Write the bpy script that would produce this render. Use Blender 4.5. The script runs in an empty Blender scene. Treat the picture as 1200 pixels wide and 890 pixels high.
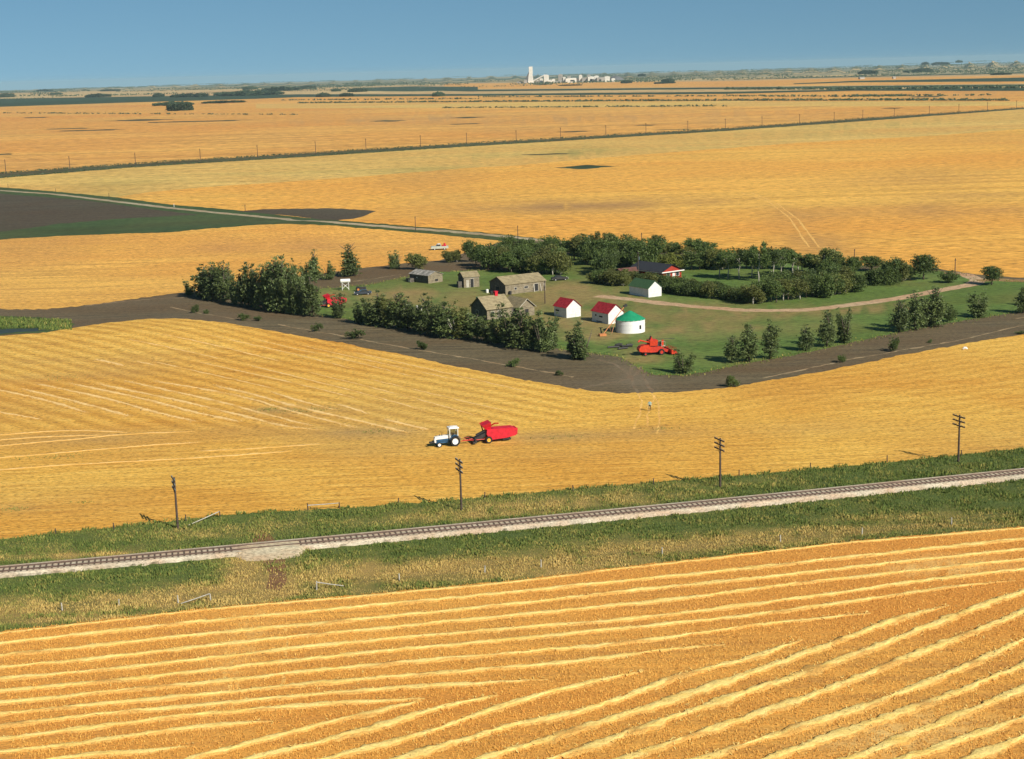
import bpy, math, random
from mathutils import Vector, Matrix, noise as mnoise
from mathutils.geometry import delaunay_2d_cdt
random.seed(7)
SC = bpy.context.scene
COL = SC.collection
rad = math.radians

# ------------------------------------------------------------------ camera
F, H, YH, ROLL = 1800.0, 60.0, 82.0, rad(1.55)
PITCH = math.atan((445 - YH) / F)
ER = 6.371e6
cam_d = bpy.data.cameras.new('camera')
cam = bpy.data.objects.new('camera', cam_d)
COL.objects.link(cam)
cam_d.lens = F / 1200 * 36
cam_d.sensor_width = 36
cam_d.clip_start = 1
cam_d.clip_end = 120000
cam.matrix_world = Matrix.Translation((0, 0, H)) @ Matrix.Rotation(math.pi / 2 - PITCH, 4, 'X') @ Matrix.Rotation(-ROLL, 4, 'Z')
SC.camera = cam

# ------------------------------------------------------------------ light
SUN_EL, SHX, SHY = rad(37), -1.0, 1.08      # shadows fall to the left and away
sdir = Vector((-SHX, -SHY, 0)).normalized() * math.cos(SUN_EL) + Vector((0, 0, math.sin(SUN_EL)))
sd = bpy.data.lights.new('sun', 'SUN')
sun = bpy.data.objects.new('sun', sd)
COL.objects.link(sun)
sd.energy = 4.6
sd.angle = rad(0.53)
sd.color = (1.0, 0.93, 0.82)
sun.rotation_euler = (-sdir).to_track_quat('-Z', 'Y').to_euler()
W = bpy.data.worlds.new('World')
SC.world = W
W.use_nodes = True
nt = W.node_tree
nt.nodes.clear()
wo = nt.nodes.new('ShaderNodeOutputWorld')
bg = nt.nodes.new('ShaderNodeBackground')
sky = nt.nodes.new('ShaderNodeTexSky')
sky.sky_type = 'NISHITA'
sky.sun_disc = False
sky.sun_elevation = SUN_EL
sky.sun_rotation = math.atan2(sdir.x, sdir.y)
sky.altitude = 600
sky.air_density = 1.0
sky.dust_density = 0.3
sky.ozone_density = 3.0
tc = nt.nodes.new('ShaderNodeTexCoord')
mp = nt.nodes.new('ShaderNodeMapping')
mp.inputs['Location'].default_value = (0, 0, 0.13)      # the clear summer sky stays blue right down to the plain
hs = nt.nodes.new('ShaderNodeHueSaturation')
hs.inputs['Saturation'].default_value = 1.12
hs.inputs['Hue'].default_value = 0.483
hs.inputs['Value'].default_value = 0.66
nt.links.new(tc.outputs['Generated'], mp.inputs[0])
nt.links.new(mp.outputs[0], sky.inputs[0])
nt.links.new(sky.outputs[0], hs.inputs['Color'])
nt.links.new(hs.outputs[0], bg.inputs[0])
bg.inputs[1].default_value = 0.085
nt.links.new(bg.outputs[0], wo.inputs[0])
SC.view_settings.view_transform = 'Standard'
SC.view_settings.look = 'None'
SC.view_settings.exposure = 0.44
SC.view_settings.gamma = 1
SC.view_settings.use_curve_mapping = False
SC.cycles.max_bounces = 6
SC.cycles.volume_bounces = 0
SC.cycles.transparent_max_bounces = 8

# ------------------------------------------------------------------ terrain and placement
def ray(px, py):
    x = px - 600; y = 445 - py
    c, s = math.cos(ROLL), math.sin(ROLL)
    X = x * c + y * s; Y = -x * s + y * c
    cp, sp = math.cos(PITCH), math.sin(PITCH)
    return Vector((X, F * cp + Y * sp, Y * cp - F * sp))

def flat(px, py, h=0):
    d = ray(px, py)
    if d.z > -4: return None
    t = (h - H) / d.z
    return d.x * t, d.y * t

def gs(x, y, cx, cy, rx, ry, a):
    q = ((x - cx) / rx) ** 2 + ((y - cy) / ry) ** 2
    return a * math.exp(-q) if q < 12 else 0.0
HUMP1 = flat(190, 392); HUMP2 = flat(335, 272); HUMP3 = flat(40, 292); HUMP4 = flat(880, 225)
def hz(x, y):
    d2 = x * x + y * y
    h = -d2 / (2 * ER)
    if d2 < 1.2e6:
        h += gs(x, y, HUMP1[0], HUMP1[1], 34, 26, 1.7) + gs(x, y, HUMP2[0] + 15, HUMP2[1], 70, 34, 3.2)
        h += gs(x, y, HUMP3[0], HUMP3[1], 120, 50, 1.5)
    d = math.sqrt(d2)
    if d > 500:
        k = min(1, (d - 500) / 1500)
        h += k * 2.2 * mnoise.noise(Vector((x / 420, y / 900, 3.3)))
    if d > 6500:
        k = min(1, (d - 6500) / 4000)
        h += k * (9 * mnoise.noise(Vector((x / 1900, y / 2600, 0.3))) + 6)
        h += gs(x, y, 5200, 12500, 2600, 2500, 42) + gs(x, y, -2600, 14500, 1800, 2000, 12) + gs(x, y, 1000, 17500, 2800, 2500, 18)
    return h

def P(px, py):
    """ground point seen at a pixel of the photograph"""
    d = ray(px, py); d = d / d.y
    q = flat(px, py)
    if q and q[1] < 3500:
        h = 0
        for _ in range(14):
            q = flat(px, py, h); h = hz(q[0], q[1])
        return Vector((q[0], q[1], h))
    y = 2500.0
    while y < 31000:
        y *= 1.004
        z = H + d.z * y
        if z <= hz(d.x * y, y): break
    return Vector((d.x * y, y, hz(d.x * y, y)))

def psc(p):
    """photo pixels per metre at a point"""
    cp, sp = math.cos(PITCH), math.sin(PITCH)
    return F / (p[1] * cp + (H - p[2]) * sp)
def G(x, y): return Vector((x, y, hz(x, y)))

# ------------------------------------------------------------------ helpers
def tag(o, label=None, cat=None, group=None, kind=None):
    if label: o['label'] = label
    if cat: o['category'] = cat
    if group: o['group'] = group
    if kind: o['kind'] = kind
    return o

class MB:
    def __init__(s): s.v = []; s.f = []; s.m = []
    def add(s, vs, fs, mi=0):
        b = len(s.v); s.v += [tuple(v) for v in vs]
        for f in fs: s.f.append(tuple(b + i for i in f)); s.m.append(mi)
        return s
    def box(s, c, d, rz=0, ry=0, mi=0, taper=1.0, tx=None):
        M = Matrix.Translation(c) @ Matrix.Rotation(rz, 4, 'Z') @ Matrix.Rotation(ry, 4, 'Y')
        tx = taper if tx is None else tx
        vs = []
        for z in (-1, 1):
            kx = tx if z > 0 else 1; ky = taper if z > 0 else 1
            for x, y in ((-1, -1), (1, -1), (1, 1), (-1, 1)):
                vs.append(M @ Vector((x * kx * d[0] / 2, y * ky * d[1] / 2, z * d[2] / 2)))
        return s.add(vs, [(3, 2, 1, 0), (4, 5, 6, 7), (0, 1, 5, 4), (1, 2, 6, 5), (2, 3, 7, 6), (3, 0, 4, 7)], mi)
    def tube(s, pts, rs, n=8, cap=True, mi=0):
        pts = [Vector(p) for p in pts]
        if not isinstance(rs, (list, tuple)): rs = [rs] * len(pts)
        vs = []
        for i, p in enumerate(pts):
            t = (pts[min(i + 1, len(pts) - 1)] - pts[max(i - 1, 0)]).normalized()
            a = t.cross(Vector((0, 0, 1)) if abs(t.z) < .9 else Vector((1, 0, 0))).normalized(); b = t.cross(a)
            for k in range(n):
                an = 2 * math.pi * k / n
                vs.append(p + (a * math.cos(an) + b * math.sin(an)) * rs[i])
        fs = []
        for i in range(len(pts) - 1):
            for k in range(n):
                fs.append((i * n + k, i * n + (k + 1) % n, (i + 1) * n + (k + 1) % n, (i + 1) * n + k))
        if cap:
            fs.append(tuple(range(n - 1, -1, -1))); fs.append(tuple(range((len(pts) - 1) * n, len(pts) * n)))
        return s.add(vs, fs, mi)
    def prism(s, prof, y0, y1, mi=0):
        """profile in x,z pushed along y"""
        n = len(prof)
        vs = [(x, y0, z) for x, z in prof] + [(x, y1, z) for x, z in prof]
        fs = [tuple(range(n)), tuple(range(2 * n - 1, n - 1, -1))]
        fs += [(i, n + i, n + (i + 1) % n, (i + 1) % n) for i in range(n)]
        return s.add(vs, fs, mi)
    def build(s, name, mat, parent=None, smooth=False, loc=None, attr=None):
        me = bpy.data.meshes.new(name)
        me.from_pydata(s.v, [], s.f)
        mats = mat if isinstance(mat, (list, tuple)) else [mat]
        for m in mats: me.materials.append(m)
        if len(mats) > 1: me.polygons.foreach_set('material_index', s.m)
        if smooth: me.polygons.foreach_set('use_smooth', [True] * len(me.polygons))
        if attr:
            a = me.attributes.new(attr[0], 'FLOAT', 'POINT'); a.data.foreach_set('value', attr[1])
        me.update()
        o = bpy.data.objects.new(name, me)
        COL.objects.link(o)
        if parent: o.parent = parent
        if loc is not None: o.location = loc
        return o

def thing(name, loc, rz=0, label=None, cat=None, group=None, sc=1.0):
    o = bpy.data.objects.new(name, None)
    o.empty_display_size = 0.5
    COL.objects.link(o)
    o.location = loc; o.rotation_euler = (0, 0, rz); o.scale = (sc, sc, sc)
    return tag(o, label, cat, group)

def copy_tree(o, parent=None):
    c = o.copy(); COL.objects.link(c)
    if parent: c.parent = parent
    for ch in [k for k in bpy.data.objects if k.parent == o]: copy_tree(ch, c)
    return c

# ------------------------------------------------------------------ materials
def lk(nt, a, b): nt.links.new(a, b)
def newmat(name):
    m = bpy.data.materials.new(name); m.use_nodes = True
    t = m.node_tree; b = t.nodes['Principled BSDF']
    b.inputs['Roughness'].default_value = 0.85
    b.inputs['Specular IOR Level'].default_value = 0.2
    return m, t, b
def rgba(c): return (c[0], c[1], c[2], 1)
def nz(t, scale, vec=None, detail=4, rough=0.6, dist=0):
    n = t.nodes.new('ShaderNodeTexNoise'); n.inputs['Scale'].default_value = scale
    n.inputs['Detail'].default_value = detail; n.inputs['Roughness'].default_value = rough
    n.inputs['Distortion'].default_value = dist
    if vec: lk(t, vec, n.inputs['Vector'])
    return n.outputs[0]
def ramp(t, fac, stops):
    r = t.nodes.new('ShaderNodeValToRGB'); e = r.color_ramp.elements
    while len(e) < len(stops): e.new(0.5)
    for i, (p, c) in enumerate(stops):
        e[i].position = p; e[i].color = rgba(c) if not isinstance(c, (int, float)) else (c, c, c, 1)
    lk(t, fac, r.inputs[0]); return r.outputs[0]
def mix(t, fac, a, b, mode='MIX'):
    m = t.nodes.new('ShaderNodeMix'); m.data_type = 'RGBA'; m.blend_type = mode
    for i, v in ((0, fac), (6, a), (7, b)):
        if isinstance(v, bpy.types.NodeSocket): lk(t, v, m.inputs[i])
        elif isinstance(v, (int, float)): m.inputs[i].default_value = v if i == 0 else (v, v, v, 1)
        else: m.inputs[i].default_value = rgba(v)
    return m.outputs[2]
def wcoord(t, rot=0, sc=(1, 1, 1)):
    g = t.nodes.new('ShaderNodeNewGeometry'); mpn = t.nodes.new('ShaderNodeMapping')
    mpn.inputs['Rotation'].default_value = (0, 0, rot); mpn.inputs['Scale'].default_value = sc
    lk(t, g.outputs['Position'], mpn.inputs[0]); return mpn.outputs[0]
def ocoord(t, sc=(1, 1, 1)):
    g = t.nodes.new('ShaderNodeTexCoord'); mpn = t.nodes.new('ShaderNodeMapping')
    mpn.inputs['Scale'].default_value = sc
    lk(t, g.outputs['Object'], mpn.inputs[0]); return mpn.outputs[0]
def attrf(t, name):
    a = t.nodes.new('ShaderNodeAttribute'); a.attribute_name = name; return a.outputs['Fac']
def bump(t, b, h, strength, dist):
    n = t.nodes.new('ShaderNodeBump'); n.inputs['Strength'].default_value = strength; n.inputs['Distance'].default_value = dist
    lk(t, h, n.inputs['Height']); lk(t, n.outputs[0], b.inputs['Normal'])

def field_mat(name, base, streak, patch, ang=0.2, grain=1.5, rows=0.35, large=0.012, amt=0.8, bmp=0.5, bd=0.25):
    """ripe or cut grain: long streaks along the rows, broad uneven patches, coarse straw grain with stubble shadows painted in as dark speckle"""
    m, t, b = newmat(name)
    row = nz(t, 1.0, wcoord(t, -ang, (rows * 0.07, rows, 1)), 5, 0.65)
    fine = nz(t, grain, wcoord(t, -ang, (0.45, 1, 1)), 6, 0.75)
    big = nz(t, large, wcoord(t, -ang, (0.5, 1, 1)), 4, 0.6, 0.6)
    c = ramp(t, row, [(0.38, streak), (0.5, base), (0.60, [min(1, v * 1.22) for v in base])])
    c = mix(t, amt, base, c)
    c2 = mix(t, ramp(t, big, [(0.38, 0.0), (0.66, 1.0)]), c, [base[0] * .96, base[1] * .80, base[2] * .72])
    g = ramp(t, fine, [(0.36, 0.30), (0.47, 0.88), (0.55, 1.08), (0.66, 1.5)])  # dark end of the grain stands in for shadows among stubble stalks
    c3 = mix(t, 0.85, c2, g, 'MULTIPLY')
    c4 = mix(t, attrf(t, 'patch'), c3, mix(t, 0.6, patch, g, 'MULTIPLY'))
    lk(t, c4, b.inputs['Base Color'])
    if bmp: bump(t, b, mix(t, 0.5, fine, row), bmp, bd)
    return m

def mid_mat(name, base, streak, pale, patch):
    """cut stubble with combine passes running in three directions"""
    m, t, b = newmat(name)
    def rows(ang, sp):
        co = wcoord(t, -ang, (1, 1, 1))
        w = t.nodes.new('ShaderNodeTexWave'); w.wave_type = 'BANDS'; w.bands_direction = 'Y'
        w.inputs['Scale'].default_value = 0.314 / sp; w.inputs['Distortion'].default_value = 1.6; w.inputs['Detail'].default_value = 3; w.inputs['Detail Scale'].default_value = 1.2
        lk(t, co, w.inputs[0])
        n1 = nz(t, 1.0, wcoord(t, -ang, (0.04, 0.9, 1)), 5, 0.7)
        n2 = nz(t, 1.0, wcoord(t, -ang, (0.25, 2.4, 1)), 4, 0.7)
        a = mix(t, 0.5, mix(t, 0.26 if sp > 4.2 else (0.12 if sp > 3.5 else 0.07), n1, w.outputs[1]), n2)
        return a
    r = mix(t, attrf(t, 'ma'), mix(t, attrf(t, 'mb'), rows(rad(8), 3.4), rows(rad(30), 4.0)), rows(rad(-46), 4.4))
    c = ramp(t, r, [(0.36, streak), (0.49, base), (0.64, pale)])
    big = nz(t, 0.02, wcoord(t, 0, (0.6, 1, 1)), 5, 0.65, 0.6)
    c = mix(t, ramp(t, big, [(0.40, 0.0), (0.62, 0.9)]), c, mix(t, 1.0, c, (0.88, 0.74, 0.62), 'MULTIPLY'))
    fine = nz(t, 2.2, wcoord(t, 0, (0.5, 1, 1)), 5, 0.8)
    g = ramp(t, fine, [(0.38, 0.22), (0.46, 0.85), (0.55, 1.08), (0.66, 1.4)])  # dark end puts the speckle of stubble shadows into the colour
    c = mix(t, 0.8, c, g, 'MULTIPLY')
    c = mix(t, attrf(t, 'patch'), c, mix(t, 0.8, patch, g, 'MULTIPLY'))
    lk(t, c, b.inputs['Base Color']); bump(t, b, mix(t, 0.5, fine, r), 0.8, 0.2)
    return m

def plain_mat(name, col, rough=0.5, var=0.15, scale=1.5, metal=0, spec=0.4, obj=True):
    m, t, b = newmat(name)
    n = nz(t, scale, ocoord(t) if obj else wcoord(t), 5, 0.65)
    c = ramp(t, n, [(0.3, [v * (1 - var * 1.4) for v in col]), (0.7, [min(1, v * (1 + var)) for v in col])])
    lk(t, c, b.inputs['Base Color'])
    b.inputs['Roughness'].default_value = rough; b.inputs['Metallic'].default_value = metal
    b.inputs['Specular IOR Level'].default_value = spec
    return m

def board_mat(name, col, dark, vertical=False, bw=0.2):
    """weathered boards with dirt"""
    m, t, b = newmat(name)
    co = ocoord(t)
    w = t.nodes.new('ShaderNodeTexWave'); w.wave_type = 'BANDS'; w.bands_direction = 'X' if vertical else 'Z'
    w.inputs['Scale'].default_value = 0.32 / bw; w.inputs['Distortion'].default_value = 0.6; w.inputs['Detail'].default_value = 2
    lk(t, co, w.inputs[0])
    n = nz(t, 0.9, ocoord(t, (1, 1, 2.5)), 6, 0.7)
    c = ramp(t, n, [(0.32, dark), (0.6, col)])
    c = mix(t, 0.6, c, ramp(t, w.outputs[1], [(0.1, 0.45), (0.35, 1.0)]), 'MULTIPLY')
    lk(t, c, b.inputs['Base Color'])
    bump(t, b, w.outputs[1], 0.4, 0.02)
    return m

def leaf_mat(name, c1, c2, pale, trans=0.25):
    m, t, b = newmat(name)
    a = attrf(t, 'leaf')
    oi = t.nodes.new('ShaderNodeObjectInfo')
    c = ramp(t, a, [(0.0, c1), (0.62, c2), (0.9, c2), (0.97, pale)])
    n = nz(t, 0.35, wcoord(t), 2)
    c = mix(t, ramp(t, n, [(0.35, 0.0), (0.65, 0.55)]), c, mix(t, 0.5, c, (1.25, 1.15, 0.55), 'MULTIPLY'))
    hsn = t.nodes.new('ShaderNodeHueSaturation')
    mr = t.nodes.new('ShaderNodeMapRange'); lk(t, oi.outputs['Random'], mr.inputs[0])
    mr.inputs[3].default_value = 0.75; mr.inputs[4].default_value = 1.3
    lk(t, mr.outputs[0], hsn.inputs['Value']); lk(t, c, hsn.inputs['Color'])
    lk(t, hsn.outputs[0], b.inputs['Base Color'])
    b.inputs['Roughness'].default_value = 0.55
    b.inputs['Specular IOR Level'].default_value = 0.35
    tr = t.nodes.new('ShaderNodeBsdfTranslucent'); lk(t, hsn.outputs[0], tr.inputs[0])
    ms = t.nodes.new('ShaderNodeMixShader'); ms.inputs[0].default_value = trans
    lk(t, b.outputs[0], ms.inputs[1]); lk(t, tr.outputs[0], ms.inputs[2])
    lk(t, ms.outputs[0], t.nodes['Material Output'].inputs[0])
    return m

TR = rad(13)        # heading of the railway and of the near rows
OR = (0.62, 0.34, 0.085)
M = {}
M['swath_field'] = field_mat('ripe stubble', (0.64, 0.325, 0.066), (0.44, 0.21, 0.055), (0.74, 0.47, 0.15), TR, 5.5, 0.6, 0.02, 0.7, 1.0, 0.2)
M['mid_field'] = mid_mat('cut stubble', (0.67, 0.385, 0.066), (0.44, 0.235, 0.045), (0.82, 0.53, 0.125), (0.42, 0.26, 0.085))
M['hill_field'] = field_mat('cut stubble on hill', (0.65, 0.37, 0.08), (0.50, 0.27, 0.065), (0.40, 0.20, 0.07), rad(10), 1.3, 0.3, 0.012, 0.8)
M['far_yellow'] = field_mat('yellow wheat', (0.69, 0.395, 0.078), (0.54, 0.29, 0.055), (0.36, 0.20, 0.07), rad(25), 0.5, 0.10, 0.006, 0.7, 0.3, 0.5)
M['tan'] = field_mat('tan crop', (0.60, 0.41, 0.115), (0.47, 0.335, 0.09), (0.27, 0.25, 0.07), rad(20), 0.4, 0.08, 0.005, 0.8, 0)
M['far_orange'] = field_mat('orange wheat', (0.62, 0.34, 0.080), (0.48, 0.25, 0.060), (0.44, 0.26, 0.09), rad(12), 0.2, 0.03, 0.003, 0.8, 0)
M['dark_green'] = field_mat('green crop', (0.035, 0.065, 0.028), (0.028, 0.05, 0.022), (0.06, 0.06, 0.03), 0, 0.2, 0.03, 0.002, 0.6, 0)
M['pale_far'] = field_mat('pale far crop', (0.50, 0.36, 0.16), (0.38, 0.29, 0.13), (0.25, 0.24, 0.1), 0, 0.1, 0.01, 0.001, 0.6, 0)
M['soil'] = field_mat('tilled soil', (0.125, 0.099, 0.054), (0.078, 0.062, 0.036), (0.17, 0.135, 0.085), rad(-22), 2.5, 0.8, 0.03, 0.9, 0.8, 0.15)
M['brown_field'] = field_mat('summer fallow', (0.080, 0.068, 0.043), (0.060, 0.052, 0.034), (0.05, 0.08, 0.03), rad(-10), 1.2, 0.2, 0.01, 0.7, 0.5, 0.2)
M['wire_verge'] = field_mat('fence line weeds', (0.075, 0.080, 0.035), (0.05, 0.055, 0.025), (0.16, 0.11, 0.05), rad(30), 0.3, 0.1, 0.02, 0.7, 0)
M['lawn'] = field_mat('farm grass', (0.098, 0.165, 0.034), (0.072, 0.128, 0.028), (0.33, 0.20, 0.085), rad(25), 1.2, 0.25, 0.03, 0.8, 0.4, 0.1)
M['road_verge'] = field_mat('roadside grass', (0.052, 0.085, 0.026), (0.04, 0.065, 0.02), (0.14, 0.11, 0.04), rad(-12), 0.6, 0.2, 0.02, 0.7, 0.3, 0.1)
M['dirt'] = field_mat('yard dirt', (0.30, 0.19, 0.085), (0.20, 0.12, 0.06), (0.11, 0.12, 0.04), rad(15), 1.2, 0.3, 0.05, 0.9, 0.3, 0.1)
M['track'] = field_mat('pale dirt road', (0.46, 0.33, 0.20), (0.36, 0.25, 0.14), (0.30, 0.18, 0.1), rad(20), 1.5, 0.8, 0.05, 0.6, 0.2, 0.1)
M['gravel_road'] = field_mat('gravel road', (0.36, 0.31, 0.20), (0.28, 0.24, 0.15), (0.2, 0.2, 0.1), rad(-12), 0.8, 0.5, 0.05, 0.6, 0)
M['dry_line'] = field_mat('dry straw line', (0.32, 0.25, 0.14), (0.22, 0.17, 0.10), (0.14, 0.11, 0.06), 0, 2.5, 0.8, 0.5, 0.9, 0.3, 0.1)
M['soil_rut'] = field_mat('worn rut', (0.185, 0.145, 0.09), (0.14, 0.11, 0.07), (0.1, 0.08, 0.05), 0, 2.5, 0.5, 0.3, 0.7, 0.4, 0.1)
M['straw_rut'] = field_mat('flattened straw', (0.72, 0.45, 0.125), (0.62, 0.34, 0.08), (0.62, 0.34, 0.07), 0, 3.0, 0.8, 0.3, 0.9, 0.5, 0.1)
M['pond'] = None
# grass of the railway verge: green mixed with dry, driven by the 'patch' value
m, t, b = newmat('verge grass')
fine = nz(t, 5.0, wcoord(t), 6, 0.75); big = nz(t, 0.25, wcoord(t, -TR, (0.5, 1, 1)), 5, 0.65)
gr = ramp(t, big, [(0.3, (0.058, 0.105, 0.026)), (0.52, (0.10, 0.15, 0.035)), (0.7, (0.17, 0.18, 0.045))])
dr = ramp(t, big, [(0.3, (0.25, 0.19, 0.06)), (0.6, (0.42, 0.28, 0.09)), (0.75, (0.2, 0.16, 0.06))])
c = mix(t, attrf(t, 'patch'), gr, dr)
c = mix(t, 0.8, c, ramp(t, fine, [(0.3, 0.35), (0.5, 0.95), (0.7, 1.4)]), 'MULTIPLY')
lk(t, c, b.inputs['Base Color']); bump(t, b, fine, 0.9, 0.3)
M['verge'] = m
M['red_dirt'] = field_mat('red dirt', (0.20, 0.115, 0.055), (0.13, 0.075, 0.038), (0.3, 0.2, 0.08), 0.5, 3, 1.5, 0.3, 0.8, 0.8, 0.15)
M['crossing'] = field_mat('crossing gravel', (0.50, 0.44, 0.30), (0.42, 0.36, 0.24), (0.4, 0.33, 0.2), TR, 4, 1, 0.3, 0.6, 0.4, 0.05)
M['ballast'] = field_mat('limestone ballast', (0.48, 0.42, 0.31), (0.37, 0.32, 0.23), (0.3, 0.25, 0.13), TR, 7, 1, 0.4, 0.7, 0.8, 0.08)
# open prairie beyond: survey-square patchwork of crops
m, t, b = newmat('prairie patchwork')
v = t.nodes.new('ShaderNodeTexVoronoi'); v.feature = 'F1'; v.distance = 'CHEBYCHEV'; v.inputs['Randomness'].default_value = 0.55
v.inputs['Scale'].default_value = 1.0
lk(t, wcoord(t, rad(-8), (0.0009, 0.0016, 0)), v.inputs[0])
sp_ = t.nodes.new('ShaderNodeSeparateColor'); lk(t, v.outputs['Color'], sp_.inputs[0])
r_ = ramp(t, sp_.outputs[0], [(0.0, (0.06, 0.085, 0.04)), (0.40, (0.07, 0.095, 0.045)), (0.41, (0.42, 0.30, 0.13)), (0.6, (0.52, 0.38, 0.17)), (0.61, (0.16, 0.15, 0.08)), (0.78, (0.30, 0.26, 0.14))])
r_.node.color_ramp.interpolation = 'LINEAR'
n_ = nz(t, 0.004, wcoord(t, 0, (0.4, 1, 0)), 6, 0.7)
c = mix(t, 0.6, r_, ramp(t, n_, [(0.35, 0.35), (0.55, 1.05), (0.7, 1.2)]), 'MULTIPLY')
lk(t, c, b.inputs['Base Color'])
M['prairie'] = m
m, t, b = newmat('pond water')
b.inputs['Base Color'].default_value = (0.035, 0.05, 0.04, 1); b.inputs['Roughness'].default_value = 0.5; b.inputs['Specular IOR Level'].default_value = 0.2
bump(t, b, nz(t, 2.0, wcoord(t), 4), 0.25, 0.05)
M['pond'] = m

# ------------------------------------------------------------------ traced field boundaries (photo pixels)
def interp(pl, x):
    """y of a polyline at x, extended straight beyond its ends"""
    if x <= pl[0][0]: a, b_ = pl[0], pl[1]
    elif x >= pl[-1][0]: a, b_ = pl[-2], pl[-1]
    else:
        for a, b_ in zip(pl, pl[1:]):
            if a[0] <= x <= b_[0]: break
    return a[1] + (b_[1] - a[1]) * (x - a[0]) / (b_[0] - a[0])
def ext(pl, l=-500, r=1700):
    return [(l, interp(pl, l))] + list(pl) + [(r, interp(pl, r))]
def band(top, bot, l=-500, r=1700): return ext(top, l, r) + ext(bot, l, r)[::-1]

FE = [(0, 740), (110, 728), (250, 712), (320, 706), (390, 700), (500, 690), (600, 680.5), (700, 668), (850, 651), (1000, 634), (1200, 617)]
VU = [(0, 632), (100, 622), (200, 611), (260, 604), (340, 599), (400, 596), (500, 589), (600, 580), (700, 571), (850, 559), (1000, 546), (1200, 526)]
SO = [(0, 394), (50, 390), (90, 384), (130, 378), (170, 374), (210, 373.5), (260, 378), (330, 390), (400, 402), (480, 418), (560, 435), (640, 450), (690, 458), (730, 461), (790, 460), (850, 455), (950, 438), (1050, 418), (1130, 402.5), (1200, 392)]
HT = [(0, 281), (67, 277), (133, 274.5), (200, 272.5), (250, 268), (290, 264.5), (337, 262.5), (400, 265.5), (500, 274), (590, 282.5)]
HB = [(0, 362.5), (50, 363), (83, 360), (150, 351.6), (207, 344), (290, 334), (350, 325), (425, 314), (450, 311.5), (500, 306), (515, 305.5)]
RD = [(0, 223.5), (67, 228), (133, 236), (200, 244), (267, 250.7), (333, 256.7), (400, 261.7), (462, 266.5), (547, 273), (610, 279), (700, 290)]
RU = [(0, 219.5), (67, 225), (133, 231), (200, 240), (285, 247), (333, 253), (400, 259), (462, 263.5), (547, 270.5), (612, 277), (700, 288)]
T2 = [(133, 231.5), (180, 225), (233, 220), (400, 209), (550, 197), (600, 194.5), (650, 190), (700, 185.5), (850, 174), (923, 168.5), (1112, 158), (1200, 151)]
FL = [(0, 209), (150, 196.7), (350, 184.5), (550, 171.8), (850, 153.7), (1000, 143), (1200, 128)]
FT = [(0, 203.5), (150, 192.8), (350, 180.5), (550, 168.6), (850, 151), (1000, 140), (1200, 126.5)]
G1T = [(0, 116), (150, 113.5), (300, 111.5), (350, 110.8), (550, 110.5), (850, 107.8), (1000, 105), (1200, 103.2)]
G1B = [(0, 125.5), (150, 120.5), (300, 116.2), (350, 114.2), (450, 113.3), (550, 112.7), (850, 110.3), (1000, 106.7), (1200, 106.8)]
S2T = [(520, 106), (550, 105.5), (850, 102.6), (1200, 99)]
S2B = [(520, 107), (550, 107.5), (850, 104.7), (1200, 101.2)]
G3T = [(930, 98), (1000, 95), (1060, 94), (1200, 91)]
G3B = [(930, 99), (1000, 96.8), (1060, 96.5), (1200, 95.8)]
BACK = [(207, 344), (290, 334), (350, 325), (425, 314), (450, 311.5), (500, 306), (515, 305.5), (590, 282.5), (640, 283), (700, 288), (800, 294), (900, 302), (1000, 311), (1050, 313), (1099, 315), (1118, 318), (1148, 322), (1200, 326), (1530, 347)]
soil_poly = [(-500, 330), (-200, 352)] + HB[:5] + BACK[1:] + [p for p in SO[::-1]] + [(-200, 425), (-500, 470)]
grass_poly = [(362, 350), (375, 339), (431, 334), (475, 325.6), (519, 319), (560, 317), (600, 318), (680, 296), (800, 300), (900, 306), (1000, 316), (1100, 318), (1132, 322.5), (1146, 330), (1175, 329), (1200, 331), (1400, 338),
              (1300, 351), (1200, 365), (1125, 376.5), (1050, 390), (975, 407), (940, 414), (915, 419), (865, 428), (830, 435.5), (800, 440.5), (765, 439), (750, 432), (738, 424), (722, 418), (700, 415), (660, 410), (600, 401), (560, 393), (500, 385), (420, 376), (372, 369)]
yard_poly = [(517, 345), (560, 339), (585, 350), (640, 346), (647, 332), (690, 330), (672, 322), (684, 317), (712, 330), (745, 349), (752, 354), (700, 356), (650, 364), (620, 360), (600, 366), (560, 364), (520, 357)]
fallow_poly = [(-500, 205), (0, 227), (100, 235), (187, 246.5), (233, 252), (187, 254), (133, 257), (67, 263), (0, 272), (-500, 318)]
wedge_poly = [(277, 247.6), (320, 245), (400, 244.5), (441, 247.5), (425, 254), (395, 258.5), (333, 252.5)]
RV_bottom = HT
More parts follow.
